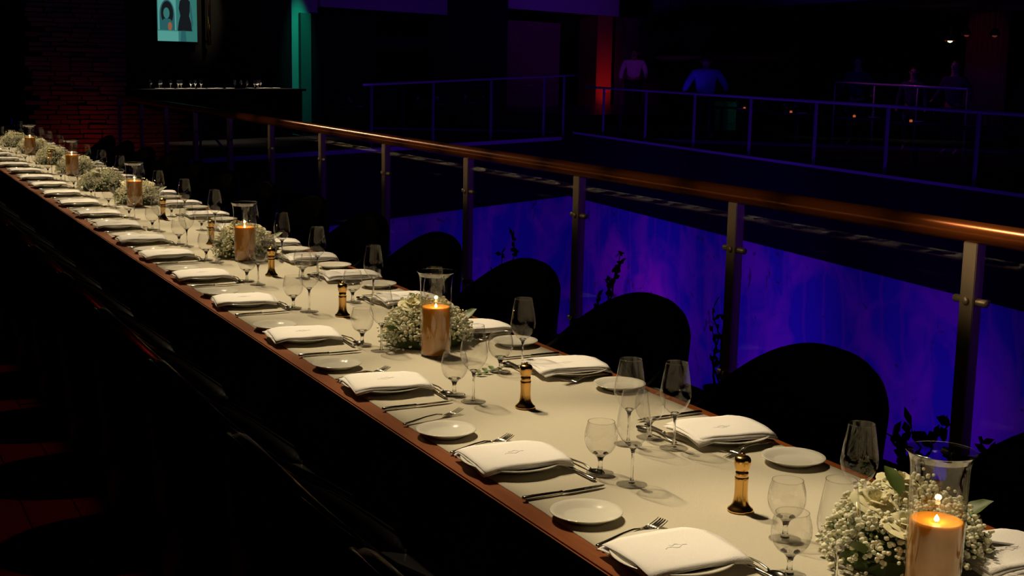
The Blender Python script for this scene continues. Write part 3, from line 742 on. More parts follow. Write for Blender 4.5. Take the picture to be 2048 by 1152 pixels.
for i, y in enumerate(HY):
    hx = 1.79 if i else 1.800
    w_ = ['the ' + ORD[k] + ' centrepiece from the camera' for k in range(6)][i]
    h = thing('hurricane_vase', 'clear flared glass hurricane holding a candle, ' + w_, 'vase', (hx, y, ZC), 0, 'glass hurricanes along the table')
    obj('glass_body', hur_body, h); obj('rim', hur_rim, h); obj('base', hur_base, h)
    c = thing('pillar_candle', 'thick honey coloured lit pillar candle inside glass, ' + w_, 'candle', (hx, y, ZC + 0.0065), 0, 'pillar candles in hurricanes')
    obj('wax', wax_me, c); obj('wick', wick_me, c); obj('flame', flame_me, c)
    if i == 0: c.scale = (1.04, 1.04, 0.92)
    point('candle_light', (hx, y, ZC + (0.166 if i == 0 else 0.181)), 0.16, (1.0, 0.55, 0.2), 0.006)
    cx, cy = (hx + .055, y + .205)
    if i == 0: cx, cy = 1.90, 1.935
    f = thing('flower_arrangement', "low mound of white baby's breath and green leaves, " + w_, 'flowers', (cx, cy, ZC), 0, 'low white flower mounds')
    b, fo = variants[i % 2]
    ob = obj('blossoms', b, f, (0, 0, 0), (0, 0, 0.4 * i)); ob['kind'] = 'stuff'
    og = obj('foliage', fo, f, (0, 0, 0), (0, 0, 0.4 * i)); og['kind'] = 'stuff'
    roses = [(-.085, .005, .118, .5), (-.075, -.075, .095, 1.7), (.03, .06, .125, .9)] if i == 0 else [(-.05, .02, .122, 1.1), (.08, .06, .108, 2.0)]
    for (dx, dy, dz, a) in roses:
        ro = obj('rose', rose_me, f, (dx, dy, dz), (0.35 * math.cos(a), -0.35 * math.sin(a) * .8, a))
        ro['label'] = 'cream rose among the small white blossoms'
    for (dx, dy, dz, a) in ([(-.02, .0, .135, 1.3), (.12, -.02, .07, -.4), (-.15, -.05, .05, 3.4)] if i == 0 else [(-.13, -.06, .05, 3.6), (.14, .02, .06, .2), (.02, .1, .11, 1.8)]):
        obj('big_leaf', stem_leaf, f, (dx, dy, dz), (0.2, -.5, a))

for i, (x, y) in enumerate([(1.80, 10.15), (1.83, 12.75), (1.80, 15.2)]):
    f = thing('flower_arrangement', 'white flower mound without a candle far down the table, %s from the camera' % ORD[i], 'flowers', (x, y, ZC), .7 * i, 'low white flower mounds')
    b, fo = variants[i % 2]
    obj('blossoms', b, f)['kind'] = 'stuff'; obj('foliage', fo, f)['kind'] = 'stuff'
    obj('rose', rose_me, f, (-.04, -.03, .12), (.2, .1, 1.0))

sp = thing('leaf_sprig', 'green leafy sprig lying on the cloth in front of the second centrepiece', 'sprig', (1.825, 3.735, ZC), .5)
obj('stem', tube_mesh('stem', [(-.06, 0, .003), (-.02, .004, .004), (.03, -.002, .004), (.07, .003, .003)], .0014, 'leaf', 6), sp)
for k in range(7):
    o = obj('leaf', stem_leaf, sp, (-.045 + .018 * k, .001, .004), (0, -.12, (1 if k % 2 else -1) * .8)); o.scale = (.42, .42, .42)

# ------------------------------------------------------------------ tub chairs
def tub_shell(name, a, b, h_back, h_arm, th, material):
    prof_n = 12; verts, faces = [], []
    N = 44; span = math.radians(142)
    for i in range(N + 1):
        ph = -span + 2 * span * i / N
        c = math.cos(ph)
        k = max(0.0, (c + math.cos(span) * -1) / (1 - math.cos(span)))
        k = k ** 1.15
        H = h_arm + (h_back - h_arm) * k
        cx, cy = math.copysign(abs(math.cos(ph)) ** .85, math.cos(ph)), math.copysign(abs(math.sin(ph)) ** .85, math.sin(ph))
        def P(off, z):
            fl_ = 0.86 + 0.14 * min(1, z / .75)          # narrower at the bottom
            return ((a - off) * cx * fl_, (b - off) * cy * fl_, z)
        sec = [P(.0, .16), P(.0, .30), P(.0, H * .62), P(.0, H - .05), P(.008, H - .022), P(.024, H - .005), P(th * .5, H), P(th - .02, H - .006), P(th - .006, H - .024), P(th, H - .06), P(th, .45), P(th, .16)]
        verts.extend(sec)
    n = prof_n
    for i in range(N):
        for j in range(n):
            j2 = (j + 1) % n
            faces.append((i * n + j, i * n + j2, (i + 1) * n + j2, (i + 1) * n + j))
    faces.append(tuple(range(n - 1, -1, -1))); faces.append(tuple(range(N * n, N * n + n)))
    return mesh_from(name, verts, faces, material, True)
def cushion(name, a, b, z0, z1, material):
    secs = []
    for (s, z) in ((.90, z0), (.98, z0 + .015), (1.0, z0 + .04), (1.0, z1 - .05), (.97, z1 - .02), (.88, z1 - .003), (.5, z1 + .004), (.02, z1 + .006)):
        ring = []
        for k in range(28):
            t = 2 * PI * k / 28
            ring.append((a * s * math.copysign(abs(math.cos(t)) ** .6, math.cos(t)), b * s * math.copysign(abs(math.sin(t)) ** .6, math.sin(t)), z))
        secs.append(ring)
    return loft(name, secs, material)
leg_me = lathe_mesh('leg', [(0, 0), (.014, 0), (.016, .003), (.022, .16), (0, .16)], 'chair_leg', 12)
def make_chair(a, b, hb, ha, material):
    t = thing('tub_chair', '', '')
    obj('backrest', tub_shell('backrest', a, b, hb, ha, .075, material), t)
    obj('seat', cushion('seat', a * .80, b * .76, .16, .44, material), t)
    for sx in (-1, 1):
        for sy in (-1, 1): obj('leg', leg_me, t, (sx * a * .55, sy * b * .55, 0))
    return t
RC = [2.16, 3.24, 4.28, 5.27, 6.28, 7.27, 8.28, 9.36, 10.36, 11.36, 12.36, 13.36, 14.36, 15.36]
ch = None
for i, y in enumerate(RC):
    ch = make_chair(.335, .42, .850, .42, 'chair') if ch is None else copy_tree(ch)
    ch.location = (2.530, y, 0); ch.rotation_euler = (0, 0, 0)
    tag(ch, 'black curved tub chair on the railing side, %s from the camera' % ORD[i], 'chair', 'black tub chairs at the long table')
LC = [1.22, 2.08, 2.93, 3.80, 4.70, 5.57, 6.42, 7.26, 8.10]
while LC[-1] < 15.5: LC.append(LC[-1] + 0.86)
cl = None
for i, y in enumerate(LC):
    if cl is None:
        cl = make_chair(.325, .36, .85, .44, 'chair_leather')
        pp = []
        for k in range(45):
            ph = math.radians(-138 + 276 * k / 44); c_ = math.cos(ph); sp_ = math.radians(142)
            kk = max(0.0, (c_ - math.cos(sp_)) / (1 - math.cos(sp_))) ** 1.15
            H = .44 + .41 * kk; f_ = 0.86 + 0.14 * min(1, H / .75)
            pp.append(((.325 - .012) * math.copysign(abs(c_) ** .85, c_) * f_, (.36 - .012) * math.copysign(abs(math.sin(ph)) ** .85, math.sin(ph)) * f_, H - .006))
        obj('piping', tube_mesh('piping', pp, .007, 'piping', 6), cl)
    else: cl = copy_tree(cl)
    cl.location = (1.115, y, 0); cl.rotation_euler = (0, 0, PI)
    tag(cl, 'black leather tub chair with its back to the dark aisle, %s from the camera' % ORD[i], 'chair', 'black tub chairs at the long table')

# ------------------------------------------------------------------ climbing plants outside the railing
def leaf_pts(p, d, L, wd):
    d = d.normalized(); s = d.cross(Vector((1, 0, 0.15))).normalized()
    c = [p, p + d * L * .35 + s * wd, p + d * L * .55 + s * wd * 1.3 , p + d * L, p + d * L * .55 - s * wd * 1.3, p + d * L * .35 - s * wd]
    mid = p + d * L * .5 + Vector((.006, 0, 0))
    return c + [mid]
def vine(loc, h, seed, label, flowers=0, lean=0.0, spread=0.08, leaves=16, leaf=0.05):
    r = random.Random(seed)
    t = thing('climbing_plant', label, 'plant', loc, 0, 'dark climbing plants outside the railing')
    pot = lathe_mesh('pot', [(0, 0), (.055, 0), (.075, .10), (.08, .105), (.08, .115), (.068, .115), (.064, .095), (0, .095)], 'terracotta', 20)
    obj('pot', pot, t)
    for s_ in range(3):
        pts = []; x = r.uniform(-.02, .02); y = r.uniform(-.02, .02)
        hh = h * (1 - .22 * s_)
        for k in range(13):
            q = k / 12
            pts.append((x + .03 * noise.noise((q * 3, seed, s_)), y + lean * q * hh + spread * (s_ - 1) * q + .05 * noise.noise((q * 4 + 7, seed + .5, s_ * 2.)), .09 + (hh - .09) * q))
        st = obj('stem', tube_mesh('stem', pts, [.0065 * (1 - .6 * k / 12) for k in range(13)], 'vine', 6), t)
        verts, faces = [], []
        for k in range(leaves):
            p = Vector(pts[r.randrange(3, 13)]); d = Vector((r.uniform(-.3, .3), r.uniform(-1, 1), r.uniform(-.4, 1)))
            b = len(verts); verts.extend(leaf_pts(p, d, leaf * r.uniform(.6, 1.3), leaf * .24 * r.uniform(.7, 1.3)))
            for i in range(6): faces.append((b + i, b + (i + 1) % 6, b + 6))
        obj('leaves', mesh_from('leaves', verts, faces, 'vine'), t)['kind'] = 'stuff'
        for k in range(flowers if s_ == 0 else 0):
            p = pts[12 - k % 6]
            fl_ = lathe_mesh('flower', [(0, -.012), (.010, -.004), (.022, .006), (.018, .008), (.006, .002), (0, .004)], 'vine_flower', 8)
            obj('flower', fl_, t, (p[0], p[1] + r.uniform(-.04, .04), p[2] + r.uniform(-.05, .03)), (r.uniform(-1, 1), r.uniform(-1, 1), 0))
vine((3.98, 5.42, 0), .74, 4, 'thin dark climber beside the second railing post from the right', 0, 0.02, .07, 9, .045)
vine((3.98, 6.55, 0), .66, 8, 'dark flowering climber right of the third railing post', 7, -.05, .14, 16, .06)
vine((3.98, 7.85, 0), .60, 9, 'dark leafy climber seen above the third chair back', 3, .05, .16, 14, .06)
vine((3.98, 4.02, 0), .34, 12, 'broad-leaved dark plant right of the big chair back', 0, .05, .22, 9, .075)
vine((3.98, 3.66, 0), .36, 15, 'dark leafy plant at the foot of the nearest railing post', 2, .05, .16, 9, .06)

# ------------------------------------------------------------------ far railings
def far_railing(label, P0, P1, z0, z1, ss, zfloor, zg0):
    # P(s) along the edge, top height from z0 to z1
    t = thing('railing', label, 'railing', P0(ss[0], .0))
    o0 = Vector(t.location)
    def L(p): return Vector(p) - o0
    sA, sB = P1
    n_ = 8; pts = []
    for k in range(n_ + 1):
        s_ = sA + (sB - sA) * k / n_; pts.append(L(P0(s_, z0 + (z1 - z0) * k / n_)))
    obj('handrail', tube_mesh('handrail', pts, .026, 'rail_far', 10), t)
    def zt(s_): return z0 + (z1 - z0) * (s_ - sA) / (sB - sA)
    d = (P0(1, 0) - P0(0, 0)).normalized(); nn = Vector((-d.y, d.x, 0))
    for s_ in ss:
        p = P0(s_, 0); q = [p - d * .022 - nn * .02, p + d * .022 - nn * .02, p + d * .022 + nn * .02, p - d * .022 + nn * .02]
        me = prism('post', [L(v) for v in q], zfloor, zt(s_) - .02, 'post_far'); obj('post', me, t)
    for a_, b_ in zip(ss[:-1], ss[1:]):
        pa, pb = P0(a_ + .05, 0), P0(b_ - .05, 0)
        q = [pa - nn * .005, pb - nn * .005, pb + nn * .005, pa + nn * .005]
        v = [L(p_) + Vector((0, 0, zg0)) for p_ in q] + [L(p_) + Vector((0, 0, zt(s2) - .10)) for p_, s2 in zip(q, (a_, b_, b_, a_))]
        f = [(3, 2, 1, 0), (4, 5, 6, 7), (0, 1, 5, 4), (1, 2, 6, 5), (2, 3, 7, 6), (3, 0, 4, 7)]
        obj('glass_panel', mesh_from('glass_panel', v, f, 'pane'), t)
    return t
far_railing('far glass railing with purple-lit handrail across the atrium', lambda s, z: F2(s, .06, z), (0.6, 22.0), 1.22, 1.16, [1.7, 3.88, 6.05, 8.20, 10.33, 12.31, 14.38, 16.5, 18.6, 20.7], .15, .22)
far_railing('far railing of the end balcony before the dim dining tables', lambda s, z: E1(s, .1, z), (5.5, 13.6), 1.26, 1.49, [5.76, 7.70, 9.74, 11.83, 12.67], .02, .10)
# short sloping handrail of the steps down
t = thing('stair_handrail', 'sloping thin handrail of a stair beyond the far railing posts', 'handrail', (5.2, 21.0, 0))
obj('bar', tube_mesh('bar', [(0.04, 0, .76), (0.53, 0, .14), (.56, 0, .14)], .018, 'rail_far', 8), t)
obj('post', box_mesh('post', .02, .05, -.02, .02, -.35, .76, 'post_far'), t)
obj('post', box_mesh('post', .53, .57, -.02, .02, -.35, .15, 'post_far'), t)
struct('floor_stair_landing', box_mesh('floor_stair_landing', 4.15, 6.6, 19.9, 22.6, -.9, -.35, 'dark'), 'dark landing between the gallery and the far balcony')

# ------------------------------------------------------------------ bar counter with glasses, screen
bc = thing('bar_counter', 'long dark bar counter lined with sparkling glasses', 'counter', E1(3.2, 4.2, .02))
o0 = bc.location.copy()
def rel(pts, o): return [Vector((p.x - o.x, p.y - o.y, 0)) for p in pts]
obj('worktop', prism('worktop', rel([E1(3.2, 4.0, 0), E1(8.0, 4.0, 0), E1(8.0, 4.6, 0), E1(3.2, 4.6, 0)], o0), 1.00, 1.05, 'dark'), bc)
obj('front_panel', prism('front_panel', rel([E1(3.25, 4.08, 0), E1(7.95, 4.08, 0), E1(7.95, 4.5, 0), E1(3.25, 4.5, 0)], o0), 0, 1.00, 'dark'), bc)
rng = random.Random(21)
bar_glass = lathe_mesh('bowl', [(.004, .075), (.024, .088), (.036, .115), (.036, .14), (.030, .185)], 'crystal', 16)
bar_stem = lathe_mesh('stem', [(0, 0), (.034, 0), (.034, .002), (.006, .006), (.004, .03), (.005, .07), (.014, .082), (0, .082)], 'crystal', 12)
bg = None
for k in range(16):
    s_ = 3.9 + k * .145 + (0.95 if k >= 9 else 0) + rng.uniform(-.03, .03)
    if bg is None:
        bg = thing('bar_glass', '', ''); obj('bowl', bar_glass, bg); obj('stem', bar_stem, bg)
    else: bg = copy_tree(bg)
    bg.location = E1(s_, 4.15 + rng.uniform(0, .3), 1.07)
    tag(bg, 'sparkling stemmed glass on the far bar counter, %s from the left' % (['first'] + ORD[1:])[k], 'glass', 'glasses on the bar counter')
dish = lathe_mesh('dish', [(0, .0), (.05, 0), (.10, .016), (.098, .02), (.05, .006), (0, .006)], 'china', 20)
for k in range(12):
    o = obj('dish', dish, None, E1(3.95 + k * .27 + (0.35 if k > 7 else 0), 4.12 + rng.uniform(0, .1), 1.07))
    tag(o, 'small pale dish on the bar counter, %s from the left' % (['first'] + ORD[1:])[k], 'dish', 'dishes on the bar counter')
spot('bar_spot', E1(5.0, 4.2, 4.2), E1(4.9, 4.25, 1.05), 800, (1.0, .76, .55), 24, .7, .12)
spot('bar_spot', E1(4.9, 5.6, 3.6), E1(4.9, 4.25, 1.1), 180, (1.0, .76, .55), 22, .7, .12)
spot('bar_spot', E1(7.2, 4.4, 4.0), E1(7.2, 4.25, 1.05), 500, (1.0, .74, .52), 18, .7, .12)
spot('bar_spot', E1(7.2, 5.6, 3.6), E1(7.2, 4.25, 1.1), 120, (1.0, .74, .52), 18, .7, .12)

# screen: flat glowing picture of a portrait arch and a woman in a dark dress
sc = thing('wall_screen', 'glowing teal wall screen with an arched portrait and a figure in a dark dress', 'screen', E1(5.95, 5.9, 2.0), math.atan2(e1.y, e1.x))
obj('bezel', box_mesh('bezel', -.60, .60, -.005, .05, .0, 1.50, 'dark', .006), sc)
def flat(name, pts, m, layer):
    y = -.008 - .002 * layer
    n = len(pts); v = [(x, y, z) for x, z in pts] + [(x, y + .002, z) for x, z in pts]
    f = [tuple(range(n)), tuple(range(2 * n - 1, n - 1, -1))] + [(k, n + k, n + (k + 1) % n, (k + 1) % n) for k in range(n)]
    return obj(name, mesh_from(name, v, f, m), sc)
def elp(cx, cz, rx, rz, a0=0, a1=2 * PI, n=20): return [(cx + rx * math.cos(a0 + (a1 - a0) * k / n), cz + rz * math.sin(a0 + (a1 - a0) * k / n)) for k in range(n)]
flat('display', [(-.56, .06), (.56, .06), (.56, 1.44), (-.56, 1.44)], 'screen_teal', 0)
flat('picture_patch', [(-.56, .06), (.02, .06), (.02, .28), (-.56, .28)], 'screen_pale', 1)
flat('picture_patch', [(-.54, .30), (-.04, .30), (-.04, .98), (-.54, .98)], 'screen_pale', 1)
flat('picture_patch', [(-.56, 1.00), (.54, 1.04), (.54, 1.44), (-.56, 1.44)], 'screen_dark', 1)
flat('arch_shape', [(-.50, .30), (-.08, .30)] + elp(-.29, .62, .21, .33, 0, PI, 16) + [(-.50, .62)], 'screen_mid', 2)
flat('arch_shape', elp(-.29, .66, .17, .26, 0, 2 * PI, 20), 'screen_dark', 3)
flat('portrait_face', elp(-.31, .66, .085, .12), 'screen_teal', 4)
flat('portrait_shoulders', [(-.48, .30), (-.10, .30), (-.12, .46), (-.22, .54), (-.38, .54), (-.46, .46)], 'screen_mid', 4)
flat('portrait_hand', elp(-.22, .38, .055, .09), 'screen_skin', 5)
flat('dress_figure', [(.00, .29), (.42, .29), (.38, .48), (.33, .62), (.37, .80), (.36, .93), (.28, 1.00), (.16, 1.00), (.07, .93), (.04, .78), (.08, .62), (.03, .46)], 'screen_dark', 2)
flat('figure_neck', [(.17, .98), (.26, .98), (.24, 1.08), (.19, 1.08)], 'screen_skin', 3)
flat('figure_head', elp(.215, 1.13, .06, .08), 'screen_mid', 3)
flat('figure_arm', [(.36, .90), (.40, .80), (.44, .46), (.40, .30), (.385, .46), (.35, .78)], 'screen_mid', 3)
flat('figure_legs', [(.08, .06), (.24, .06), (.22, .30), (.10, .30)], 'screen_mid', 2)
bp = thing('brass_pipe', 'narrow brass strip with a golden gleam right of the wall screen', 'pipe', E1(6.8, 5.84, 2.0))
obj('strip', tube_mesh('strip', [(0, 0, 0), (0, 0, .9), (0, 0, 2.4)], .05, 'brass', 14), bp)
for z in (.05, 2.2): obj('bracket', box_mesh('bracket', -.06, .06, 0, .08, z, z + .05, 'brass', .004), bp)
spot('pipe_spot', E1(6.9, 4.0, 5.2), E1(6.8, 5.9, 2.9), 400, (1.0, .75, .35), 12, .8, .05)
# coloured uplights of the far side
spot('green_spot', E1(9.72, 4.7, 5.8), E1(9.80, 5.95, 1.9), 520, (0.0, 1.0, 0.48), 9.5, .9, .05)
spot('stone_red_spot', (3.6, 19.9, 0.06), (3.30, 20.7, 0.75), 3.4, (1.0, 0.05, 0.008), 46, .9, .05)
spot('red_column_spot', E1(24.0, 4.6, .5), E1(24.0, 6.0, 1.3), 26, (1.0, 0.05, 0.02), 40, .9, .05)
spot('red_panel_spot', E1(18.7, 5.2, .1), E1(18.9, 6.1, 1.0), 10, (1.0, 0.05, 0.05), 45, .9, .05)
spot('bulkhead_spot', E1(13.0, -1.5, 4.6), E1(13.2, 6.0, 3.9), 75, (0.20, 0.02, 1.0), 40, .9, .2)
spot('bulkhead_spot', E1(21.0, -1.0, 4.8), E1(21.6, 6.0, 4.0), 170, (0.22, 0.02, 1.0), 42, .9, .2)
spot('guest_spot', (12.5, 20.0, 5.0), (20.55, 32.7, 1.7), 600, (0.42, 0.03, 1.0), 5, .8, .2)
spot('balcony_spot', (8.0, 12.0, 5.6), (17.0, 20.0, 1.0), 330, (0.14, 0.03, 1.0), 20, .8, .3)
spot('end_balcony_spot', (8.0, 14.0, 5.6), E1(9.0, 2.5, .8), 220, (0.25, 0.02, 1.0), 22, .8, .3)

# ------------------------------------------------------------------ far guests
def skin_mesh(name, nodes, edges, material, root=0, parent=None, sub=1):
    me = bpy.data.meshes.new(name)
    me.from_pydata([n[0] for n in nodes], edges, []); me.update()
    me.materials.append(M[material])
    o = bpy.data.objects.new(name, me); C.objects.link(o)
    if parent: o.parent = parent
    md = o.modifiers.new('skin', 'SKIN'); md.use_smooth_shade = True
    lay = me.skin_vertices[0].data if me.skin_vertices else None
    if lay is None:
        bm = bmesh.new(); bm.from_mesh(me); bm.verts.layers.skin.verify(); bm.to_mesh(me); bm.free(); lay = me.skin_vertices[0].data
    for i, n in enumerate(nodes):
        r = n[1]; lay[i].radius = r if hasattr(r, '__len__') else (r, r); lay[i].use_root = (i == root)
    s = o.modifiers.new('subsurf', 'SUBSURF'); s.levels = sub; s.render_levels = sub
    return o
def person(label, loc, rz, shirt, H=1.75, bend=0.0, arms='down'):
    t = thing('person', label, 'person', loc, rz, 'guests on the far balcony')
    k = H / 1.75
    def V(x, y, z):
        if z > 0.95:
            dz = z - 0.95; return ((x) * k, (y - math.sin(bend) * dz) * k, (0.95 + math.cos(bend) * dz) * k)
        return (x * k, y * k, z * k)
    if arms == 'down': el, wr, ha = (.27, .02, 1.12), (.29, -.10, .90), (.29, -.14, .82)
    elif arms == 'table': el, wr, ha = (.27, -.08, 1.14), (.20, -.32, 1.06), (.17, -.40, 1.05)
    else: el, wr, ha = (.30, .05, 1.16), (.34, -.14, 1.00), (.35, -.22, .98)
    B_ = [(V(0, 0, .95), .11 * k), (V(0, .01, 1.15), .10 * k), (V(0, .015, 1.36), .12 * k), (V(0, 0, 1.49), .055 * k), (V(0, -.015, 1.56), .075 * k), (V(0, -.02, 1.64), (.085 * k, .10 * k)), (V(0, -.01, 1.72), .06 * k)]
    E_ = [(0, 1), (1, 2), (2, 3), (3, 4), (4, 5), (5, 6)]
    for sx in (-1, 1):
        n = len(B_)
        B_ += [(V(sx * .18, .01, 1.40), .05 * k), (V(sx * el[0], el[1], el[2]), .038 * k), (V(sx * wr[0], wr[1], wr[2]), .027 * k), (V(sx * ha[0], ha[1], ha[2]), (.020 * k, .038 * k))]
        E_ += [(2, n), (n, n + 1), (n + 1, n + 2), (n + 2, n + 3)]
        n = len(B_)
        B_ += [(V(sx * .10, 0, .86), .085 * k), (V(sx * .11, -.02, .48), .055 * k), (V(sx * .115, .02, .09), .038 * k), (V(sx * .125, -.13, .04), (.035 * k, .03 * k))]
        E_ += [(0, n), (n, n + 1), (n + 1, n + 2), (n + 2, n + 3)]
    skin_mesh('body', B_, E_, 'skin', 0, t)
    S_ = [(V(0, 0, .88), (.19 * k, .15 * k)), (V(0, .01, 1.12), (.17 * k, .13 * k)), (V(0, .015, 1.34), (.175 * k, .13 * k)), (V(0, .005, 1.45), .075 * k)]
    SE = [(0, 1), (1, 2), (2, 3)]
    for sx in (-1, 1):
        n = len(S_); S_ += [(V(sx * .19, .01, 1.39), .078 * k), (V(sx * el[0], el[1], el[2]), .062 * k), (V(sx * wr[0], wr[1], wr[2]), .048 * k)]
        SE += [(2, n), (n, n + 1), (n + 1, n + 2)]
    skin_mesh('shirt', S_, SE, shirt, 0, t)
    T_ = [(V(0, 0, .90), .155 * k)]; TE = []
    for sx in (-1, 1):
        n = len(T_); T_ += [(V(sx * .105, 0, .80), .105 * k), (V(sx * .11, -.02, .48), .080 * k), (V(sx * .115, .02, .12), .062 * k)]
        TE += [(0, n), (n, n + 1), (n + 1, n + 2)]
    skin_mesh('trousers', T_, TE, 'trousers', 0, t)
    skin_mesh('hair', [(V(0, .035, 1.60), .075 * k), (V(0, .02, 1.70), .088 * k), (V(0, -.045, 1.735), .055 * k)], [(0, 1), (1, 2)], 'hair', 0, t)
    # face: nose and ears
    bm = bmesh.new()
    c = Vector(V(0, -.115, 1.63)); bmesh.ops.create_cone(bm, cap_ends=True, segments=6, radius1=.018, radius2=.006, depth=.04, matrix=Matrix.Translation(c) @ Matrix.Rotation(.35, 4, 'X'))
    for sx in (-1, 1): bmesh.ops.create_icosphere(bm, subdivisions=1, radius=1, matrix=Matrix.Translation(V(sx * .09, .0, 1.63)) @ Matrix.Diagonal((.012, .022, .034, 1)))
    obj('face_features', bm_mesh('face_features', bm, 'skin', True), t)
    bm = bmesh.new()
    for sx in (-1, 1): bmesh.ops.create_icosphere(bm, subdivisions=1, radius=.011, matrix=Matrix.Translation(V(sx * .035, -.098, 1.655)))
    add_box(bm, -.028, .028, V(0, -.106, 1.58)[1] - .006, V(0, -.106, 1.58)[1] + .006, V(0, 0, 1.578)[2], V(0, 0, 1.588)[2])
    obj('eyes_and_mouth', bm_mesh('eyes_and_mouth', bm, 'hair'), t)
    return t
person('person in a loose pale shirt standing on a step by the red-lit column', (20.55, 32.7, .45), math.radians(-30), 'shirt_pale', 1.74).scale = (1.28, 1.15, 1.0)
person('person in a blue shirt leaning forward behind the far railing', (17.0, 24.1, .15), math.radians(150), 'shirt_blue', 1.86, .30, 'out').scale = (1.25, 1.1, 1.0)
person('person with folded arms barely visible right of the dark hanging canopy', (19.2, 21.8, .15), math.radians(-60), 'shirt_dark', 1.86, .05, 'out')
person('person in dark clothes standing behind the raised rail, left of the bright pendant', (19.2, 20.2, .15), math.radians(-50), 'shirt_dark', 1.66)
person('person in dark clothes standing under the bright pendant lamp', (19.0, 18.9, .15), math.radians(-70), 'shirt_dark', 1.80, .0, 'out')

# ------------------------------------------------------------------ far tables, pendants, canopy
ft_top = lathe_mesh('tabletop', [(0, .72), (.46, .72), (.47, .735), (.46, .75), (0, .75)], 'far_cloth', 32)
ft_leg = lathe_mesh('pedestal', [(0, 0), (.22, 0), (.22, .02), (.04, .05), (.035, .72), (0, .72)], 'chair_leg', 20)
v_me = lathe_mesh('cup', [(.018, 0), (.03, .004), (.034, .07), (.032, .07), (.028, .006), (0, .006)], 'shell_glass', 16)
vl_me = lathe_mesh('wax_glow', [(0, .008), (.024, .008), (.026, .040), (.01, .046), (0, .050)], 'votive', 14)
ftp = vtp = None
far_spots = [F2(5.8, 1.45, .15), F2(7.7, 1.35, .15), F2(9.6, 1.45, .15), F2(11.4, 1.30, .15), F2(12.9, 1.40, .15), F2(14.4, 1.35, .15), E1(7.0, 1.6, .02), E1(9.6, 1.7, .02), E1(11.4, 1.9, .02)]
for i, p in enumerate(far_spots):
    if ftp is None:
        ftp = thing('bistro_table', '', ''); obj('tabletop', ft_top, ftp); obj('pedestal', ft_leg, ftp)
    else: ftp = copy_tree(ftp)
    ftp.location = p
    wh = ('across the atrium, %s table from the left' % (['first'] + ORD[1:])[i]) if i < 6 else ('on the end balcony, %s table from the left' % (['first'] + ORD[1:])[i - 6])
    tag(ftp, 'small round table in purple gloom ' + wh, 'table', 'small round tables on the far balconies')
    z = p.z + .75
    if i in (0, 1, 2, 3, 5):
        if vtp is None:
            vtp = thing('votive_candle', '', ''); obj('cup', v_me, vtp); obj('wax_glow', vl_me, vtp)
        else: vtp = copy_tree(vtp)
        vtp.location = (p.x - .10, p.y + .05, z); tag(vtp, 'glowing reddish votive candle ' + wh, 'candle', 'votives on the far tables')
    for k in range(3):
        a = 2.1 * k + i
        g = copy_tree(bg); g.location = (p.x + .28 * math.cos(a), p.y + .28 * math.sin(a), z)
        g.name = 'wine_glass'
        tag(g, 'dim stemmed glass %s, %s on it' % (wh, ['first', 'second', 'third'][k]), 'glass', 'glasses on the far tables')
    o = obj('side_plate', dish, None, (p.x - .22 * math.cos(i * 1.3), p.y - .24 * math.sin(i * 1.3), z))
    tag(o, 'purple-lit plate ' + wh, 'plate', 'plates on the far tables')
# raised rail behind the guests
t = thing('raised_handrail', 'thin pink-lit raised handrail behind the far tables', 'handrail', F2(6.0, 3.3, .15))
o0 = t.location.copy()
obj('bar', tube_mesh('bar', [F2(6.0, 3.3, 1.47) - o0, F2(10.1, 3.3, 1.43) - o0], .024, 'rail_far', 10), t)
for s_ in (6.0, 7.35, 8.7, 10.1): obj('post', tube_mesh('post', [F2(s_, 3.3, .15) - o0, F2(s_, 3.3, 1.43) - o0], .018, 'post_far', 8), t)
spot('raised_rail_spot', F2(7.0, 2.0, 3.9), F2(8.0, 3.3, 1.4), 40, (1.0, .12, .55), 40, .8, .1)
# pendants
shade_me = lathe_mesh('shade', [(.02, .16), (.05, .14), (.10, .06), (.12, 0), (.115, 0), (.095, .06), (.045, .13)], 'canopy_trim', 20)
bulb_me = lathe_mesh('bulb', [(0, -.055), (.045, -.04), (.060, 0), (.045, .04), (.02, .07), (0, .075)], 'bulb', 16)
dim_me = bulb_me.copy(); dim_me.materials.clear(); M['bulb_dim'] = emis('bulb_dim', (1.0, .16, .10), .12); dim_me.materials.append(M['bulb_dim'])
for i, (s_, z, lb, b) in enumerate([(4.81, 2.40, 'bright warm pendant lamp glowing over the far balcony', bulb_me), (3.9, 2.52, 'dim pendant lamp to the right of the bright one', dim_me), (5.9, 2.50, 'dim reddish pendant lamp near the right picture edge', dim_me)]):
    if i: s_ = [0, 5.35, 6.25][i]
    t = thing('pendant_lamp', lb, 'lamp', F2(s_, 7.0, z), 0, 'pendant lamps over the far balcony')
    obj('shade', shade_me, t); obj('bulb', b, t, (0, 0, .02)); obj('cord', tube_mesh('cord', [(0, 0, .15), (0, 0, 3.3 - z)], .006, 'dark', 6), t)
    if i == 0: point('pendant_light', F2(s_, 6.9, z - .15), .5, (1.0, .45, .2), .06)
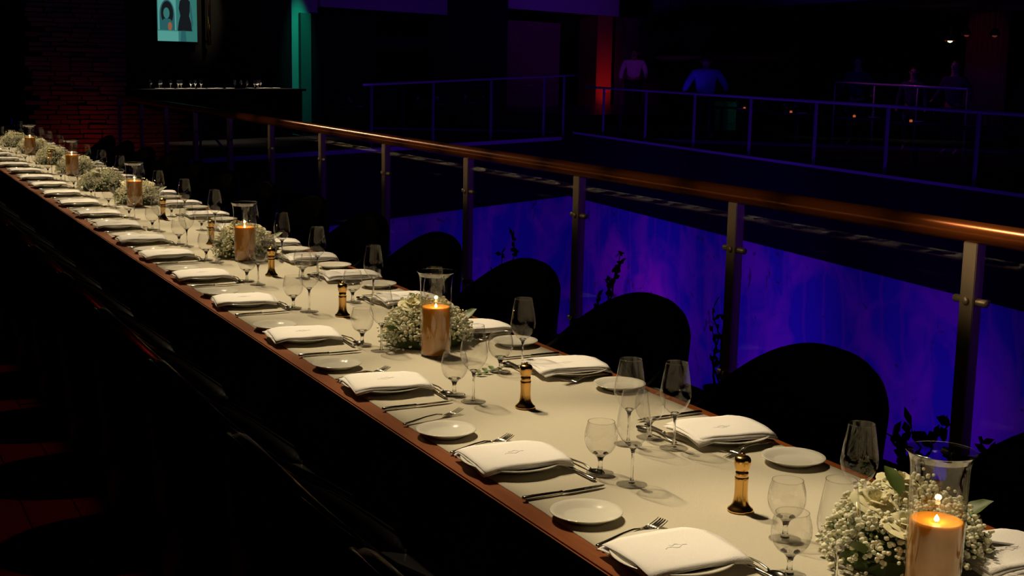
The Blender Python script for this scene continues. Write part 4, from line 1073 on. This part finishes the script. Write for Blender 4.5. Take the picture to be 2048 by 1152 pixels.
# curtains against the far wall
def curtain(label, s0, s1, o_, z0, z1, m):
    n = 40; v, f = [], []
    for i in range(n + 1):
        s_ = s0 + (s1 - s0) * i / n; off = o_ + .05 * math.sin(i * 1.25)
        v += [tuple(F2(s_, off, z0)), tuple(F2(s_, off, z1)), tuple(F2(s_, off + .03, z0)), tuple(F2(s_, off + .03, z1))]
    for i in range(n):
        a = i * 4; f += [(a, a + 4, a + 5, a + 1), (a + 2, a + 3, a + 7, a + 6), (a + 1, a + 5, a + 7, a + 3), (a, a + 2, a + 6, a + 4)]
    return tag(obj('curtain', mesh_from('curtain', v, f, m, True)), label, 'curtain', 'curtains on the far wall')
curtain('dark red curtain behind the bright pendant lamp', 2.5, 4.0, 9.3, .15, 3.2, 'curtain')
curtain('pale curtain in purple light at the right picture edge', 4.95, 6.2, 9.3, .15, 3.2, 'plaster')
spot('curtain_spot', F2(5.4, 7.6, 3.1), F2(5.6, 9.3, 2.3), 26, (.6, .12, 1.0), 26, .6, .05)
spot('curtain_red_spot', F2(3.2, 7.6, 3.1), F2(3.2, 9.3, 2.5), 2.0, (1.0, .12, .1), 30, .6, .05)
spot('ceiling_spot', F2(8.0, -3.0, 2.4), F2(7.0, 4.2, 3.4), 80, (0.05, 0.02, 1.0), 34, .9, .2)
# big dark oval canopy hanging before the far wall
cn = thing('hanging_canopy', 'huge dark oval canopy hanging over the far balcony', 'canopy', F2(0.9, 3.4, 1.75))
def canopy_mesh():
    v, f = [], []; nr, na = 9, 48
    for i in range(nr + 1):
        t_ = i / nr
        for k in range(na):
            a = 2 * PI * k / na
            rr = math.sin(PI * (.06 + .88 * t_)) ** .55
            wob = 1 + .05 * noise.noise((math.cos(a) * 2, math.sin(a) * 2, t_ * 2))
            v.append((1.95 * rr * math.cos(a) * wob, 1.95 * rr * math.sin(a) * wob, .18 + 1.22 * t_ + (.16 * noise.noise((math.cos(a) * 2.5, math.sin(a) * 2.5, 4)) if t_ < .3 else 0)))
    for i in range(nr):
        for k in range(na): f.append((i * na + k, i * na + (k + 1) % na, (i + 1) * na + (k + 1) % na, (i + 1) * na + k))
    f.append(tuple(range(na - 1, -1, -1))); f.append(tuple(range(nr * na, nr * na + na)))
    return mesh_from('shell', v, f, 'canopy', True)
obj('shell', canopy_mesh(), cn)
obj('trim', lathe_mesh('trim', [(1.20, .17), (1.40, .10), (1.55, .20), (1.42, .26), (1.20, .17)], 'canopy_trim', 48), cn)
for a in (0.6, 2.7, 4.8): obj('cord', tube_mesh('cord', [(1.2 * math.cos(a), 1.2 * math.sin(a), 1.35), (1.2 * math.cos(a), 1.2 * math.sin(a), 4.6)], .012, 'dark', 6), cn)
